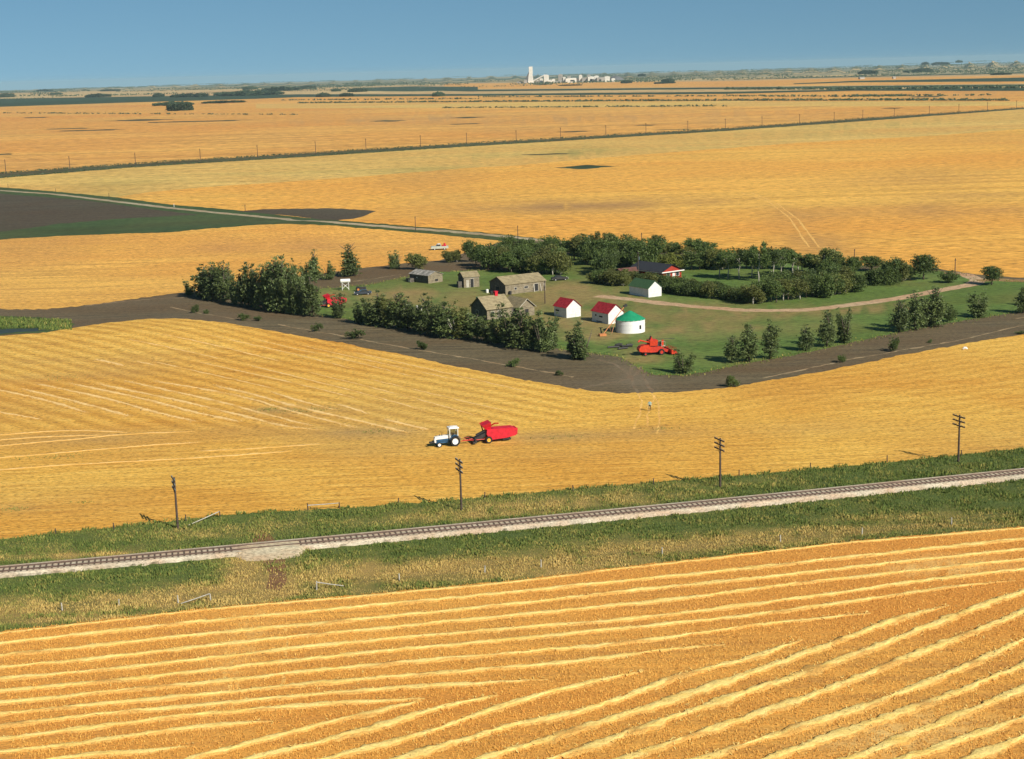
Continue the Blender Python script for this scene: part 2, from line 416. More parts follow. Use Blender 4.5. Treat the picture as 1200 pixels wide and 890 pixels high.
# (name, material, polygon)
REG = [
 ('field', 'pale_far', band([(0, 109.5), (300, 104), (600, 98), (850, 94), (1200, 86.5)], G1T)),
 ('field', 'far_orange', band([(520, 98.5), (600, 97.5), (850, 95.5), (1000, 92), (1200, 88.5)], [(520, 105), (850, 102), (1200, 98)], 520, 1700)),
 ('field', 'dark_green', [(425, 103), (480, 101.5), (560, 102), (560, 106), (480, 107.5), (425, 107)]),
 ('field', 'dark_green', band(S2T, S2B, 520, 1700)),
 ('field', 'dark_green', band(G3T, G3B, 930, 1700)),
 ('field', 'dark_green', band(G1T, G1B)),
 ('field', 'far_orange', band(G1B, FT)),
 ('field', 'tan', band([(340, 121.7), (550, 120), (850, 118.7), (1200, 119.2)], [(340, 127), (550, 126.5), (850, 125), (1200, 124.5)], 300, 1700)),
 ('field', 'wire_verge', band(FT, FL)),
 ('field', 'tan', ext(FL) + [(1700, interp(T2, 1700))] + T2[::-1] + [(133, 231), (67, 224.9), (0, 219.4), (-500, interp(RU, -500))]),
 ('field', 'far_yellow', T2 + [(1700, interp(T2, 1700)), (1700, 357)] + BACK[::-1][:13] + RU[::-1][:9] + [(136, 232)]),
 ('roadside', 'road_verge', ext(RU, -500, 700) + [(640, 286), (590, 282.6)] + HT[::-1] + [(-500, 310)]),
 ('fallow_field', 'brown_field', fallow_poly),
 ('fallow_field', 'brown_field', wedge_poly),
 ('field', 'hill_field', [(-500, 305)] + HT + HB[::-1] + [(-200, 352), (-500, 330)]),
 ('tilled_soil', 'soil', soil_poly),
 ('farm_grass', 'lawn', grass_poly),
 ('field', 'mid_field', [(-500, 470), (-200, 425)] + SO + [(1530, 347), (1700, 357)] + ext(VU)[::-1]),
 ('grass_verge', 'verge', band(VU, FE)),
 ('stubble_field', 'swath_field', ext(FE) + [(1700, 1500), (-500, 1500)]),
]
POND = [(-90, 398), (-20, 387), (20, 385), (45, 385), (56, 386), (48, 387.6), (20, 389.6), (-20, 393)]
REG.append(('pond_bank', 'road_verge', [(-160, 398), (-60, 372), (0, 370.5), (45, 372), (78, 376), (88, 380), (80, 385.5), (55, 389), (0, 392.5), (-90, 404)]))
REG.append(('water', 'pond', POND))
SLOUGHS = [(686, 196, 36, 2.2), (105, 153, 41, 0.9), (80, 151, 30, .7), (42, 138, 16, .7), (5, 181, 11, 1), (165, 141, 42, 1.0), (230, 142.5, 70, .8), (455, 142, 22, .9), (548, 138, 22, .8), (545, 145.5, 20, .7), (672, 154.5, 20, .8), (757, 147, 14, .7), (790, 152, 26, .5), (1085, 113.5, 22, .9), (1046, 127, 14, .7), (640, 181, 32, .9)]
for cx, cy, rx, ry in SLOUGHS:
    sl = -0.0
    REG.append(('slough', 'wire_verge' if cy != 196 else 'dark_green', [(cx + rx * math.cos(a * math.pi / 16) * (1 + .15 * math.sin(a * 2.1 + cx)), cy - 0.027 * rx * math.cos(a * math.pi / 16) + ry * math.sin(a * math.pi / 16) * abs(math.sin(a * math.pi / 16)) * (.85 + .25 * math.sin(a * .8 + cx))) for a in range(32)]))

# world strips (roads): list of (px polyline, half width m, name, material)
def to_ab(p): return (F * p[0] / p[1], 108000.0 / p[1])
def from_ab(a, b_): y = 108000.0 / b_; return (a * y / F, y)
def strip(ptsw, hw):
    L, R = [], []
    for i, p in enumerate(ptsw):
        q0, q1 = ptsw[max(i - 1, 0)], ptsw[min(i + 1, len(ptsw) - 1)]
        t_ = Vector((q1[0] - q0[0], q1[1] - q0[1])).normalized(); n_ = Vector((-t_.y, t_.x))
        w_ = hw if not callable(hw) else hw(i)
        L.append((p[0] + n_.x * w_, p[1] + n_.y * w_)); R.append((p[0] - n_.x * w_, p[1] - n_.y * w_))
    return L + R[::-1]
def dens(pl, step):
    out = []
    for a, b_ in zip(pl, pl[1:]):
        n_ = max(1, int(math.hypot(b_[0] - a[0], b_[1] - a[1]) / step))
        for k in range(n_): out.append((a[0] + (b_[0] - a[0]) * k / n_, a[1] + (b_[1] - a[1]) * k / n_))
    out.append(pl[-1]); return out

WREG = []   # polygons already in world metres
road_w = [P(x, y) for x, y in dens(ext(RD, -400, 700), 25)]
WREG.append(('road', 'gravel_road', strip([(p.x, p.y) for p in road_w], 2.3)))
DRV = [(700, 347), (725, 349.5), (752, 352.5), (780, 356), (815, 359.5), (865, 363.3), (900, 364.2), (940, 363.6), (975, 360.4), (1050, 350.5), (1100, 341), (1140, 333.5), (1147, 328.5), (1132, 322), (1110, 319.5)]
dw = [P(x, y) for x, y in dens(DRV, 12)]
WREG.append(('dirt_track', 'track', strip([(p.x, p.y) for p in dw], 2.2)))
wt = [P(x, y) for x, y in dens([(1146, 329), (1165, 328), (1200, 329.5), (1300, 334)], 12)]
WREG.append(('dirt_track', 'dirt', strip([(p.x, p.y) for p in wt], 2.4)))
for pl in ([(200, 360), (228, 366.5), (252, 370), (275, 374)], [(325, 380.5), (345, 384), (407, 395), (470, 407), (525, 416), (600, 429), (672, 442)], [(895, 443.5), (930, 436), (992, 422), (1060, 410), (1125, 398.5), (1200, 381), (1260, 370)], [(1190, 374), (1210, 370), (1240, 366)], [(100, 358.5), (130, 355), (180, 350.5), (215, 349)], [(413, 330), (440, 326.5), (470, 322)]):
    q = [P(x, y) for x, y in dens(pl, 6)]
    WREG.append(('dry_grass_strip', 'dry_line', strip([(p.x, p.y) for p in q], lambda i: 0.24 + 0.16 * math.sin(i * 1.7) * math.sin(i * .6))))

def rut(pl, hw, mt, step=4, gap=0):
    q = [P(x, y) for x, y in dens(pl, step)]
    q = [Vector((p.x + .35 * mnoise.noise(Vector((p.x / 3, p.y / 3, 7))), p.y, 0)) for p in q]
    if not gap: WREG.append(('wheel_rut', mt, strip([(p.x, p.y) for p in q], lambda i: hw * (1 + .5 * math.sin(i * 2.3) * math.sin(i * .9))))); return
    i = 0
    while i < len(q) - 3:
        n_ = random.randint(3, 6); seg = q[i:i + n_]
        if len(seg) > 2: WREG.append(('wheel_rut', mt, strip([(p.x, p.y) for p in seg], lambda k: hw * (.35 + .65 * math.sin(math.pi * (k + .5) / n_)))))
        i += n_ + random.randint(0, gap)
for pl in ([(741, 428), (739, 438), (742, 450), (748, 461)], [(752, 433), (755, 443), (760, 453), (765, 461)], [(676, 456), (700, 451), (725, 447), (745, 439), (752, 430)], [(700, 421), (718, 426), (735, 436), (741, 446)]): rut(pl, .3, 'soil_rut')
for pl in ([(748, 461.5), (752, 470), (750, 485), (742, 503)], [(765, 462), (772, 475), (774, 490), (770, 508)], [(768, 463), (760, 480), (758, 500)]): rut(pl, .17, 'straw_rut', 3)
for pl in ([(292, 722), (282, 745), (278, 770), (279, 800), (272, 836)], [(274, 718), (268, 745), (264, 775), (262, 812)], [(283, 720), (274, 750), (271, 790), (268, 825)], [(337, 730), (335, 760), (333, 795), (330, 815)]): rut(pl, .2, 'straw_rut', 5, 3)
for pl in ([(868, 226), (900, 236), (925, 255), (948, 290)], [(880, 226), (910, 238), (936, 258), (960, 290)]): rut(pl, .35, 'straw_rut', 4)

# railway centre line, a gentle curve through the traced points
TC = [(-300, 702), (0, 674), (200, 654.5), (250, 649.6), (450, 630.9), (600, 617), (850, 593.5), (1050, 572.6), (1200, 556.8), (1500, 524)]
tw = [P(x, y) for x, y in TC]
# least squares quadratic y(x)
def fitq(pts):
    n = 3; A = [[0] * 3 for _ in range(3)]; B = [0] * 3
    for p in pts:
        r = [1, p.x, p.x * p.x]
        for i in range(3):
            B[i] += r[i] * p.y
            for j in range(3): A[i][j] += r[i] * r[j]
    Mx = Matrix(A).inverted(); return Mx @ Vector(B)
q0, q1, q2 = fitq(tw[1:-1])
def trk(x): return q0 + q1 * x + q2 * x * x
def trt(x): return Vector((1, q1 + 2 * q2 * x, 0)).normalized()
def trp(x, off=0, z=0):
    t_ = trt(x); return Vector((x - t_.y * off, trk(x) + t_.x * off, z + hz(x, trk(x))))
# gravel crossing and the red ruts beside it
XA, XB = P(283, 648).x, P(356, 640).x
XM = (XA + XB) / 2
def wp(l): return [tuple(P(x, y)[:2]) for x, y in l]
WREG.append(('dirt_patch', 'red_dirt', wp([(306, 652), (316, 676), (311, 690), (330, 692), (336, 680), (334, 656)])))
WREG.append(('dirt_patch', 'red_dirt', wp([(296, 640), (297, 629), (306, 622), (318, 628), (326, 638)])))
WREG.append(('gravel_crossing', 'crossing', wp([(280, 640), (296, 637), (330, 633), (352, 633), (372, 636), (366, 643), (350, 645), (334, 652), (322, 656), (309, 655.5), (297, 651), (284, 650)])))

# ------------------------------------------------------------------ ground mesh: one triangulation cut along every boundary
import numpy as np
verts2, edges2, faces2, fmeta = [], [], [], []
def addpoly(ab, meta, jit):
    d = []
    n = len(ab)
    for i in range(n):
        a, b_ = ab[i], ab[(i + 1) % n]
        L = math.hypot(b_[0] - a[0], b_[1] - a[1]); k_ = max(1, min(400, int(L / 5)))
        for k in range(k_): d.append((a[0] + (b_[0] - a[0]) * k / k_, a[1] + (b_[1] - a[1]) * k / k_))
    out = []
    for (a, w) in d:
        j = jit * min(1.2, w / 300)
        # jitter is a smooth function of place, so neighbours that share an edge stay together
        out.append((a + 2.2 * j * mnoise.noise(Vector((a / 9, w / 4, 5))), w + 1.6 * j * mnoise.noise(Vector((a / 6, w / 5, 9))) + j * mnoise.noise(Vector((a / 30, w / 20, 2)))))
    b0 = len(verts2)
    verts2.extend(Vector(p) for p in out)
    edges2.extend((b0 + i, b0 + (i + 1) % len(out)) for i in range(len(out)))
    faces2.append(np.array(out)); fmeta.append(meta)
AMAX = 1450.0
def clampab(p): return (max(-AMAX, min(AMAX, p[0])), p[1])
WMIN, WMAX = 3.45, 1350.0
frame = [(-AMAX, WMIN), (AMAX, WMIN), (AMAX, WMAX), (-AMAX, WMAX)]
addpoly(frame, ('ground', 'prairie'), 0)
def clipab(poly):
    """clip to the frame (Sutherland-Hodgman)"""
    def clip(ps, ins, cut):
        o = []
        for i in range(len(ps)):
            a, b_ = ps[i - 1], ps[i]
            if ins(b_):
                if not ins(a): o.append(cut(a, b_))
                o.append(b_)
            elif ins(a): o.append(cut(a, b_))
        return o
    def cx(v, ax): 
        def f(a, b_):
            t_ = (v - a[ax]) / (b_[ax] - a[ax]); return (a[0] + (b_[0] - a[0]) * t_, a[1] + (b_[1] - a[1]) * t_)
        return f
    e = 1.0
    for ax, v, sgn in ((0, -AMAX + e, 1), (0, AMAX - e, -1), (1, WMIN + .1, 1), (1, WMAX - e, -1)):
        poly = clip(poly, (lambda p: (p[ax] - v) * sgn >= 0), cx(v, ax))
        if not poly: return poly
    return poly
for nm, mt, pl in REG:
    ab = [to_ab(P(x, min(y, 1150))) if y <= 1150 else to_ab(Vector(flat(x, 1150))) for x, y in dens(pl + [pl[0]], 30)[:-1]]
    ab = clipab(ab)
    if ab: addpoly(ab, (nm, mt), {'slough': 0.15, 'mid_field': .6}.get(nm, 0.8))
for nm, mt, pl in WREG:
    ab = clipab([to_ab(p) for p in pl])
    if ab: addpoly(ab, (nm, mt), 0.5)
w = WMIN + 0.3
rows = []
while w < WMAX - 2:
    rows.append(w); w += 0.45 if w < 12 else (0.9 if w < 30 else (2.5 if w < 110 else (6 if w < 420 else 12)))
for w in rows:
    st = 26 if w < 30 else (16 if w < 110 else 12)
    n_ = int(2 * AMAX / st)
    for k in range(1, n_):
        verts2.append(Vector((-AMAX + 2 * AMAX * k / n_ + random.uniform(-2, 2), w + random.uniform(-.12, .12))))
import time; T0 = time.time()
V, E_, FF, ov, oe, of = delaunay_2d_cdt(verts2, edges2, [], 0, 1e-4)
print('cdt', len(V), len(FF), time.time() - T0)

def proj(x, y, z):
    cp, sp = math.cos(PITCH), math.sin(PITCH)
    dz = z - H; zc = y * cp - dz * sp; X = F * x / zc; Y = F * (y * sp + dz * cp) / zc
    c, s = math.cos(ROLL), math.sin(ROLL)
    return 600 + X * c - Y * s, 445 - (X * s + Y * c)
def sst(v): v = max(0., min(1., v)); return v * v * (3 - 2 * v)
def masks(x, y, z):
    px, py = proj(x, y, z)
    ma = sst((interp([(0, 503), (240, 503), (500, 512), (640, 492), (760, 462)], px) - py) / 12 + .5) * sst((730 - px + 30 * nzv(x, y, 9, 1)) / 90)
    mb = sst((interp([(700, 470), (850, 482), (1000, 490), (1200, 500)], px) - py) / 40 + .5) * sst((px - 760) / 110)
    return ma, mb
def nzv(x, y, s, seed=0): return mnoise.noise(Vector((x / s, y / s, seed)))
def gp(x, y, spots):
    v_ = 0
    for (cx, cy, rx, ry, a) in spots:
        q = ((x - cx) / rx) ** 2 + ((y - cy) / ry) ** 2
        if q < 6: v_ += a * math.exp(-q)
    return v_
# uneven colour patches, given by photo pixel, radii in metres
def spots(l): return [(P(x, y).x, P(x, y).y, rx, ry, a) for x, y, rx, ry, a in l]
PT = {
 'far_yellow': spots([(690, 242, 45, 26, .85), (1075, 247, 40, 30, .6), (945, 280, 10, 60, .35), (920, 250, 10, 40, .3), (800, 235, 30, 15, .3), (1150, 230, 40, 20, .3), (640, 240, 25, 15, .4)]),
 'hill_field': spots([(300, 283, 22, 8, .7), (270, 294, 25, 6, .6), (330, 270, 16, 5, .5), (114, 283, 16, 8, .4), (345, 292, 25, 5, .35)]),  # spots down the hump put the shading of its crease into the colour
 'mid_field': spots([(85, 440, 16, 6, .5), (60, 425, 20, 6, .25), (130, 512, 40, 6, .45), (60, 535, 16, 4, .5), (315, 480, 4, 3, .8), (355, 482, 8, 3, .8), (440, 505, 8, 2.5, .6), (320, 515, 12, 3, .5), (600, 510, 14, 2.4, .35), (655, 512, 10, 3, .5), (770, 505, 10, 3, .4), (700, 530, 14, 4, .25), (17, 597, 3, 2, .6), (500, 530, 20, 5, .25), (950, 500, 20, 5, .3), (170, 420, 20, 8, .25)]),
 'far_orange': spots([(700, 139, 260, 60, .6), (450, 140, 200, 70, .6), (880, 141, 120, 50, .5), (250, 150, 100, 20, .3), (1100, 108, 300, 80, .3)]),
 'lawn': spots([(545, 345, 9, 6, 1.), (570, 352, 12, 7, 1.), (540, 356, 9, 6, .8), (620, 352, 12, 5, 1.), (650, 346, 9, 9, 1.), (665, 335, 7, 9, .8), (690, 342, 9, 9, .8), (672, 352, 14, 5, 1.1), (710, 352, 9, 3.5, .9), (735, 352, 8, 3, .8), (700, 322, 6, 9, .7), (655, 362, 6, 5, .4), (555, 362, 12, 6, .7), (470, 350, 10, 5, .5), (445, 352, 12, 5, .6), (820, 400, 22, 3, .35), (905, 366, 26, 1.6, .6), (840, 365, 20, 1.6, .6), (1010, 358, 20, 1.6, .5), (450, 345, 22, 12, .6), (700, 375, 12, 14, .5), (650, 378, 12, 12, .45), (800, 385, 26, 12, .45), (770, 360, 30, 7, .45), (860, 372, 30, 6, .5), (760, 415, 8, 8, .5), (740, 425, 5, 6, .7), (600, 385, 20, 8, .4), (500, 352, 20, 8, .5), (1050, 362, 30, 4, .35), (690, 395, 10, 6, .5), (1020, 330, 20, 6, .4)]),
 'dirt': spots([(650, 348, 8, 5, .8), (560, 350, 12, 3, .3), (700, 340, 12, 5, .5), (640, 352, 8, 3, .6)]),
 'soil': spots([(735, 440, 3, 14, .45), (755, 445, 3, 12, .45), (700, 449, 20, 3, .35), (60, 366, 20, 6, .0), (300, 370, 60, 4, .12), (150, 355, 20, 5, .3)]),
 'verge': spots([(60, 714, 18, 1.8, .9), (180, 700, 16, 2.2, .8), (255, 698, 8, 4, .8), (285, 665, 2.5, 6, 1.), (300, 690, 6, 3, .6), (360, 670, 6, 4, .5), (450, 675, 10, 3.5, .8), (520, 666, 10, 3.2, .85), (600, 668, 12, 3, .8), (680, 656, 12, 3, .75), (780, 640, 14, 2.6, .8), (880, 634, 12, 2.2, .8), (980, 622, 12, 2, .7), (1090, 606, 14, 2, .6), (230, 625, 10, 3, .5), (330, 615, 4, 2, .4), (560, 603, 14, 2.2, .55), (640, 592, 14, 2.5, .6), (730, 582, 12, 2.5, .6), (480, 612, 10, 2, .4), (120, 650, 16, 1, .6), (30, 655, 14, 1, .5), (350, 640, 3, 2, .5), (830, 568, 14, 2, .3), (150, 725, 30, 1, .8), (420, 694, 14, 1, .4), (650, 674, 24, 1, .6), (1150, 616, 30, 1.4, .6)]),
 'swath_field': spots([(276, 770, 2.6, 16, .3), (1100, 663, 8, 3, .9), (1040, 868, 7, 3, .7), (1090, 848, 6, 2.2, .6), (880, 800, 10, 5, .0)]),
 'tan': spots([(640, 181, 90, 12, .5), (700, 176, 150, 14, .4), (150, 215, 40, 20, .25), (1050, 145, 120, 25, .35), (900, 160, 120, 20, .35), (60, 213, 30, 10, -.3)]),
}
def patchval(mt, x, y):
    v_ = gp(x, y, PT.get(mt, []))
    d = math.hypot(x, y)
    if mt == 'verge': v_ = v_ * (0.65 + 0.9 * (0.5 + nzv(x, y, 2.2, 4))) + 0.25 * max(0, nzv(x, y, 9, 8)) + .05
    elif mt == 'lawn': v_ = min(.62, v_ * (0.25 + 1.0 * (0.5 + 1.3 * nzv(x, y, 4.5, 4)))) + .22 * nzv(x, y, 20, 1)
    elif mt in ('mid_field', 'far_yellow', 'far_orange', 'hill_field', 'tan'):
        v_ = v_ * (0.4 + 1.2 * (0.5 + nzv(x * .5, y, 6 + d / 80, 4))) + max(0, .5 * nzv(x * .6, y, 18 + d / 25, 2) - .05)
    elif mt == 'swath_field': v_ = v_ * (0.3 + 1.4 * (0.5 + nzv(x, y, 1.2, 4)))
    else: v_ = v_ + max(0, .3 * nzv(x, y, 15 + d / 30, 2))
    return max(0.0, min(1.0, v_))
KINDS = {}
wv = [None] * len(V)
for i, v_ in enumerate(V):
    x, y = from_ab(v_.x, v_.y); wv[i] = (x, y, hz(x, y))
VA = np.array([(v_.x, v_.y) for v_ in V]); FA = np.array([f[:3] for f in FF])
CEN = VA[FA].mean(axis=1)
CLS = np.zeros(len(FA), int)
for k in range(1, len(faces2)):
    pg = faces2[k]; lo, hi = pg.min(axis=0), pg.max(axis=0)
    ii = np.nonzero((CEN[:, 0] >= lo[0]) & (CEN[:, 0] <= hi[0]) & (CEN[:, 1] >= lo[1]) & (CEN[:, 1] <= hi[1]))[0]
    if not len(ii): continue
    X_, Y_ = CEN[ii, 0], CEN[ii, 1]; ins = np.zeros(len(ii), bool)
    a = pg; b_ = np.roll(pg, -1, axis=0)
    for (x0, y0), (x1, y1) in zip(a, b_):
        if y0 == y1: continue
        ins ^= ((y0 > Y_) != (y1 > Y_)) & (X_ < (x1 - x0) * (Y_ - y0) / (y1 - y0) + x0)
    CLS[ii[ins]] = k
for f, k in zip(FF, CLS): KINDS.setdefault(int(k), []).append(f)
zpond = min(P(x, y).z for x, y in POND)
for k in sorted(KINDS):
    nm, mt = fmeta[k]
    mb = MB(); idx = {}; pv = []
    for f in KINDS[k]:
        g = []
        for i in f:
            if i not in idx:
                idx[i] = len(mb.v); mb.v.append(wv[i]); pv.append(patchval(mt, wv[i][0], wv[i][1]))
            g.append(idx[i])
        a, b_, c_ = [Vector(mb.v[j]) for j in g[:3]]
        if (b_ - a).cross(c_ - a).z < 0: g = g[::-1]
        mb.f.append(tuple(g)); mb.m.append(0)
    go = tag(mb.build(nm, M[mt], smooth=True, attr=('patch', pv)), kind='structure')
    if mt == 'mid_field':
        mm = [masks(*v_) for v_ in mb.v]
        for q, an in ((0, 'ma'), (1, 'mb')): at_ = go.data.attributes.new(an, 'FLOAT', 'POINT'); at_.data.foreach_set('value', [v_[q] for v_ in mm])
print('ground', time.time() - T0)

# ------------------------------------------------------------------ object materials
M['wood_grey_shade'] = board_mat('weathered grey boards', (0.15, 0.135, 0.11), (0.07, 0.06, 0.048))  # darker copy of the boards, shade painted on walls turned from the sun
M['wood_tan_sunlit'] = board_mat('weathered tan boards', (0.31, 0.26, 0.175), (0.13, 0.11, 0.075))  # lighter copy of the boards, sunlight painted on the sun-facing walls
M['shingle'] = board_mat('old cedar shingles', (0.34, 0.28, 0.16), (0.20, 0.16, 0.09), False, 0.3)
M['tin_patch'] = plain_mat('patched tin and boards', (0.30, 0.28, 0.24), 0.6, 0.6, 0.9)
M['white_board'] = board_mat('white painted boards', (0.80, 0.80, 0.78), (0.66, 0.65, 0.60))
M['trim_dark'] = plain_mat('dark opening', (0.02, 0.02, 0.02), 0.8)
M['red_roof'] = plain_mat('red shingle roof', (0.33, 0.022, 0.03), 0.85, 0.35, 1.8, 0, 0.2)
M['green_roof'] = plain_mat('dark green roof', (0.05, 0.105, 0.045), 0.8, 0.25, 2.0, 0, 0.2)
M['bright_green'] = plain_mat('bright green roof', (0.01, 0.24, 0.11), 0.6, 0.12, 1.0)
M['white_metal'] = plain_mat('white sheet metal', (0.80, 0.80, 0.78), 0.5, 0.05, 1.0)
M['dark_roof'] = plain_mat('black asphalt roof', (0.022, 0.025, 0.032), 0.9, 0.2)
M['red_wall'] = board_mat('red painted wall', (0.42, 0.05, 0.03), (0.30, 0.04, 0.025), True, .5)
M['rust_roof'] = plain_mat('rusty brown roof', (0.14, 0.06, 0.045), 0.8, 0.3)
M['tie'] = plain_mat('creosoted tie', (0.11, 0.080, 0.055), 0.9, 0.4, 1.0, obj=False)
M['rail'] = plain_mat('rusty rail', (0.12, 0.075, 0.055), 0.6, 0.3, 2.0, 0.3, obj=False)
M['pole_wood'] = plain_mat('old pole wood', (0.085, 0.06, 0.045), 0.9, 0.35, 1.5)
M['grey_wood'] = plain_mat('bleached grey wood', (0.45, 0.42, 0.35), 0.9, 0.25, 3)
M['insulator'] = plain_mat('glass insulator', (0.10, 0.14, 0.14), 0.3)
M['concrete'] = plain_mat('pale concrete', (0.68, 0.66, 0.58), 0.8, 0.12, 0.05)
M['concrete_dark'] = plain_mat('dull cladding', (0.33, 0.31, 0.27), 0.8, 0.2, 0.05)
M['spoil'] = plain_mat('grey spoil', (0.12, 0.12, 0.12), 0.9, 0.3, 0.03)
M['tyre'] = plain_mat('tyre', (0.02, 0.02, 0.02), 0.9, 0.2)
M['rim_white'] = plain_mat('white rim', (0.8, 0.8, 0.76), 0.5, 0.1)
M['rim_yellow'] = plain_mat('yellow rim', (0.75, 0.42, 0.05), 0.5, 0.1)
M['blue_paint'] = plain_mat('blue paint', (0.022, 0.085, 0.17), 0.4, 0.3, 2)
M['white_paint'] = plain_mat('white paint', (0.78, 0.77, 0.72), 0.4, 0.08, 3)
M['red_paint'] = plain_mat('red machine paint', (0.56, 0.012, 0.028), 0.55, 0.22, 1.8)
M['orange_paint'] = plain_mat('sun faded red orange paint', (0.56, 0.042, 0.012), 0.5, 0.2, 2)
M['drawbar_paint'] = plain_mat('orange red frame paint', (0.50, 0.035, 0.015), 0.5, 0.2, 2)
M['dark_iron'] = plain_mat('dark iron', (0.035, 0.033, 0.032), 0.6, 0.3, 2)
M['glass'] = plain_mat('cab glass', (0.03, 0.04, 0.045), 0.08, 0.1, 1, 0, 0.7)
M['car_dark'] = plain_mat('dark car paint', (0.05, 0.06, 0.075), 0.3, 0.1)
M['car_green'] = plain_mat('pale green grey paint', (0.42, 0.47, 0.40), 0.4, 0.08)
M['skin'] = plain_mat('skin', (0.45, 0.27, 0.19), 0.6, 0.05)
M['shirt'] = plain_mat('pale teal shirt', (0.30, 0.47, 0.45), 0.9, 0.1)
M['trousers'] = plain_mat('dark trousers', (0.035, 0.028, 0.03), 0.9, 0.1)
M['hair'] = plain_mat('dark hair', (0.03, 0.02, 0.015), 0.8)
M['bark'] = plain_mat('bark', (0.12, 0.095, 0.07), 0.9, 0.35, 3)
M['bark_pale'] = plain_mat('pale bark', (0.42, 0.39, 0.32), 0.9, 0.25, 2)
M['orange_iron'] = plain_mat('orange auger tube', (0.50, 0.20, 0.07), 0.5, 0.15)
M['straw'] = None
m, t, b = newmat('swath straw')
f1 = nz(t, 6.0, wcoord(t, -TR, (0.6, 1, 1)), 6, 0.75); f2 = nz(t, 0.7, wcoord(t, -TR, (0.4, 1, 1)), 4, 0.6)
c = ramp(t, f2, [(0.3, (0.80, 0.53, 0.13)), (0.6, (0.88, 0.66, 0.22))])
c = mix(t, 0.75, c, ramp(t, f1, [(0.3, 0.5), (0.5, 0.98), (0.7, 1.25)]), 'MULTIPLY')
rg = t.nodes.new('ShaderNodeMath'); rg.operation = 'ADD'; lk(t, attrf(t, 'patch'), rg.inputs[0]); lk(t, f1, rg.inputs[1])
c = mix(t, ramp(t, rg.outputs[0], [(0.85, 0.0), (1.4, 0.9)]), c, mix(t, 0.8, (0.62, 0.33, 0.08), ramp(t, f1, [(0.38, 0.4), (0.55, 1.1)]), 'MULTIPLY'))
lk(t, c, b.inputs['Base Color']); bump(t, b, f1, 0.8, 0.15); M['straw'] = m
m, t, b = newmat('old thin straw row')
c = ramp(t, nz(t, 1.4, wcoord(t), 5, .7), [(0.3, (0.62, 0.36, 0.11)), (0.6, (0.82, 0.58, 0.24))])
f1 = nz(t, 3.0, wcoord(t), 5, .75); rg = t.nodes.new('ShaderNodeMath'); rg.operation = 'ADD'; lk(t, attrf(t, 'patch'), rg.inputs[0]); lk(t, f1, rg.inputs[1])
c = mix(t, ramp(t, rg.outputs[0], [(0.7, 0.0), (1.15, 1.0)]), c, (0.60, 0.34, 0.08))
lk(t, c, b.inputs['Base Color']); M['straw_thin'] = m
m, t, b = newmat('verge blades')
c = ramp(t, attrf(t, 'leaf'), [(0.0, (0.100, 0.150, 0.034)), (0.35, (0.185, 0.22, 0.050)), (0.6, (0.36, 0.31, 0.085)), (1.0, (0.58, 0.42, 0.14))])
lk(t, c, b.inputs['Base Color']); M['blade'] = m
M['leaf'] = leaf_mat('broadleaf foliage', (0.046, 0.078, 0.022), (0.105, 0.150, 0.040), (0.20, 0.24, 0.09))
M['leaf_poplar'] = leaf_mat('poplar foliage', (0.055, 0.084, 0.030), (0.130, 0.172, 0.058), (0.50, 0.54, 0.36))
M['leaf_yellow'] = leaf_mat('yellow green foliage', (0.10, 0.125, 0.024), (0.20, 0.22, 0.045), (0.2, 0.22, 0.07))
M['leaf_olive'] = leaf_mat('olive foliage', (0.070, 0.085, 0.024), (0.150, 0.165, 0.045), (0.26, 0.27, 0.11))
M['leaf_far'] = leaf_mat('far bluff foliage', (0.030, 0.050, 0.022), (0.050, 0.075, 0.032), (0.09, 0.10, 0.05), 0.1)

# ------------------------------------------------------------------ railway
def ribbon_rows(name, mat, x0, x1, step, prof, kind='structure', skip=None, wob=None):
    """a section of (offset, height) swept along the track"""
    mb = MB(); n = len(prof); i = 0
    x = x0
    while x <= x1:
        for j, (o_, z_) in enumerate(prof):
            w_ = wob(x, j) if wob else 0
            p = trp(x, o_ + w_, 0); mb.v.append((p.x, p.y, p.z + z_))
        if i:
            for j in range(n - 1):
                a = (i - 1) * n + j; mb.f.append((a, a + n, a + n + 1, a + 1)); mb.m.append(0)
        i += 1; x += step
    return tag(mb.build(name, mat), kind=kind)
bw = lambda x, j: (0.55 * mnoise.noise(Vector((x / 1.3, 3, 1))) + 0.3 * mnoise.noise(Vector((x / .45, 3, 6))) - .004 * max(-60, min(70, x)) if j == 0 else (0.12 * mnoise.noise(Vector((x / .9, 8, 1))) if j == 5 else 0))
ribbon_rows('ballast', M['ballast'], -110, 120, 0.4, [(-1.9, 0.0), (-1.65, 0.3), (-1.45, 0.53), (1.75, 0.54), (2.15, 0.46), (2.8, 0.02)], wob=bw)
track = thing('railway_track', trp(0), 0, 'single railway track with dark ties running across the grass verge', 'railway track')
tinv = -Vector(trp(0))
def railmb(off):
    mb = MB(); i = 0; x = -110
    sec = [(-.07, 0), (.07, 0), (.036, .16), (-.036, .16)]
    while x <= 120:
        t_ = trt(x); nv = Vector((-t_.y, t_.x, 0)); p0 = trp(x, off) + Vector((0, 0, .56)) + tinv
        for (o_, z_) in sec: mb.v.append(tuple(p0 + nv * o_ + Vector((0, 0, z_))))
        if i:
            for j in range(4):
                a = (i - 1) * 4 + j; c_ = (i - 1) * 4 + (j + 1) % 4; mb.f.append((a, a + 4, c_ + 4, c_)); mb.m.append(0)
        i += 1; x += 2
    return mb
railmb(.76).build('rail', M['rail'], track); railmb(-.76).build('rail', M['rail'], track)
tie_me = MB().box((0, 0, 0), (.22, 2.35, .17)).build('tie', M['tie'], track)
rest = MB(); first = True; ncop = 0
xs_all = []
x = -108
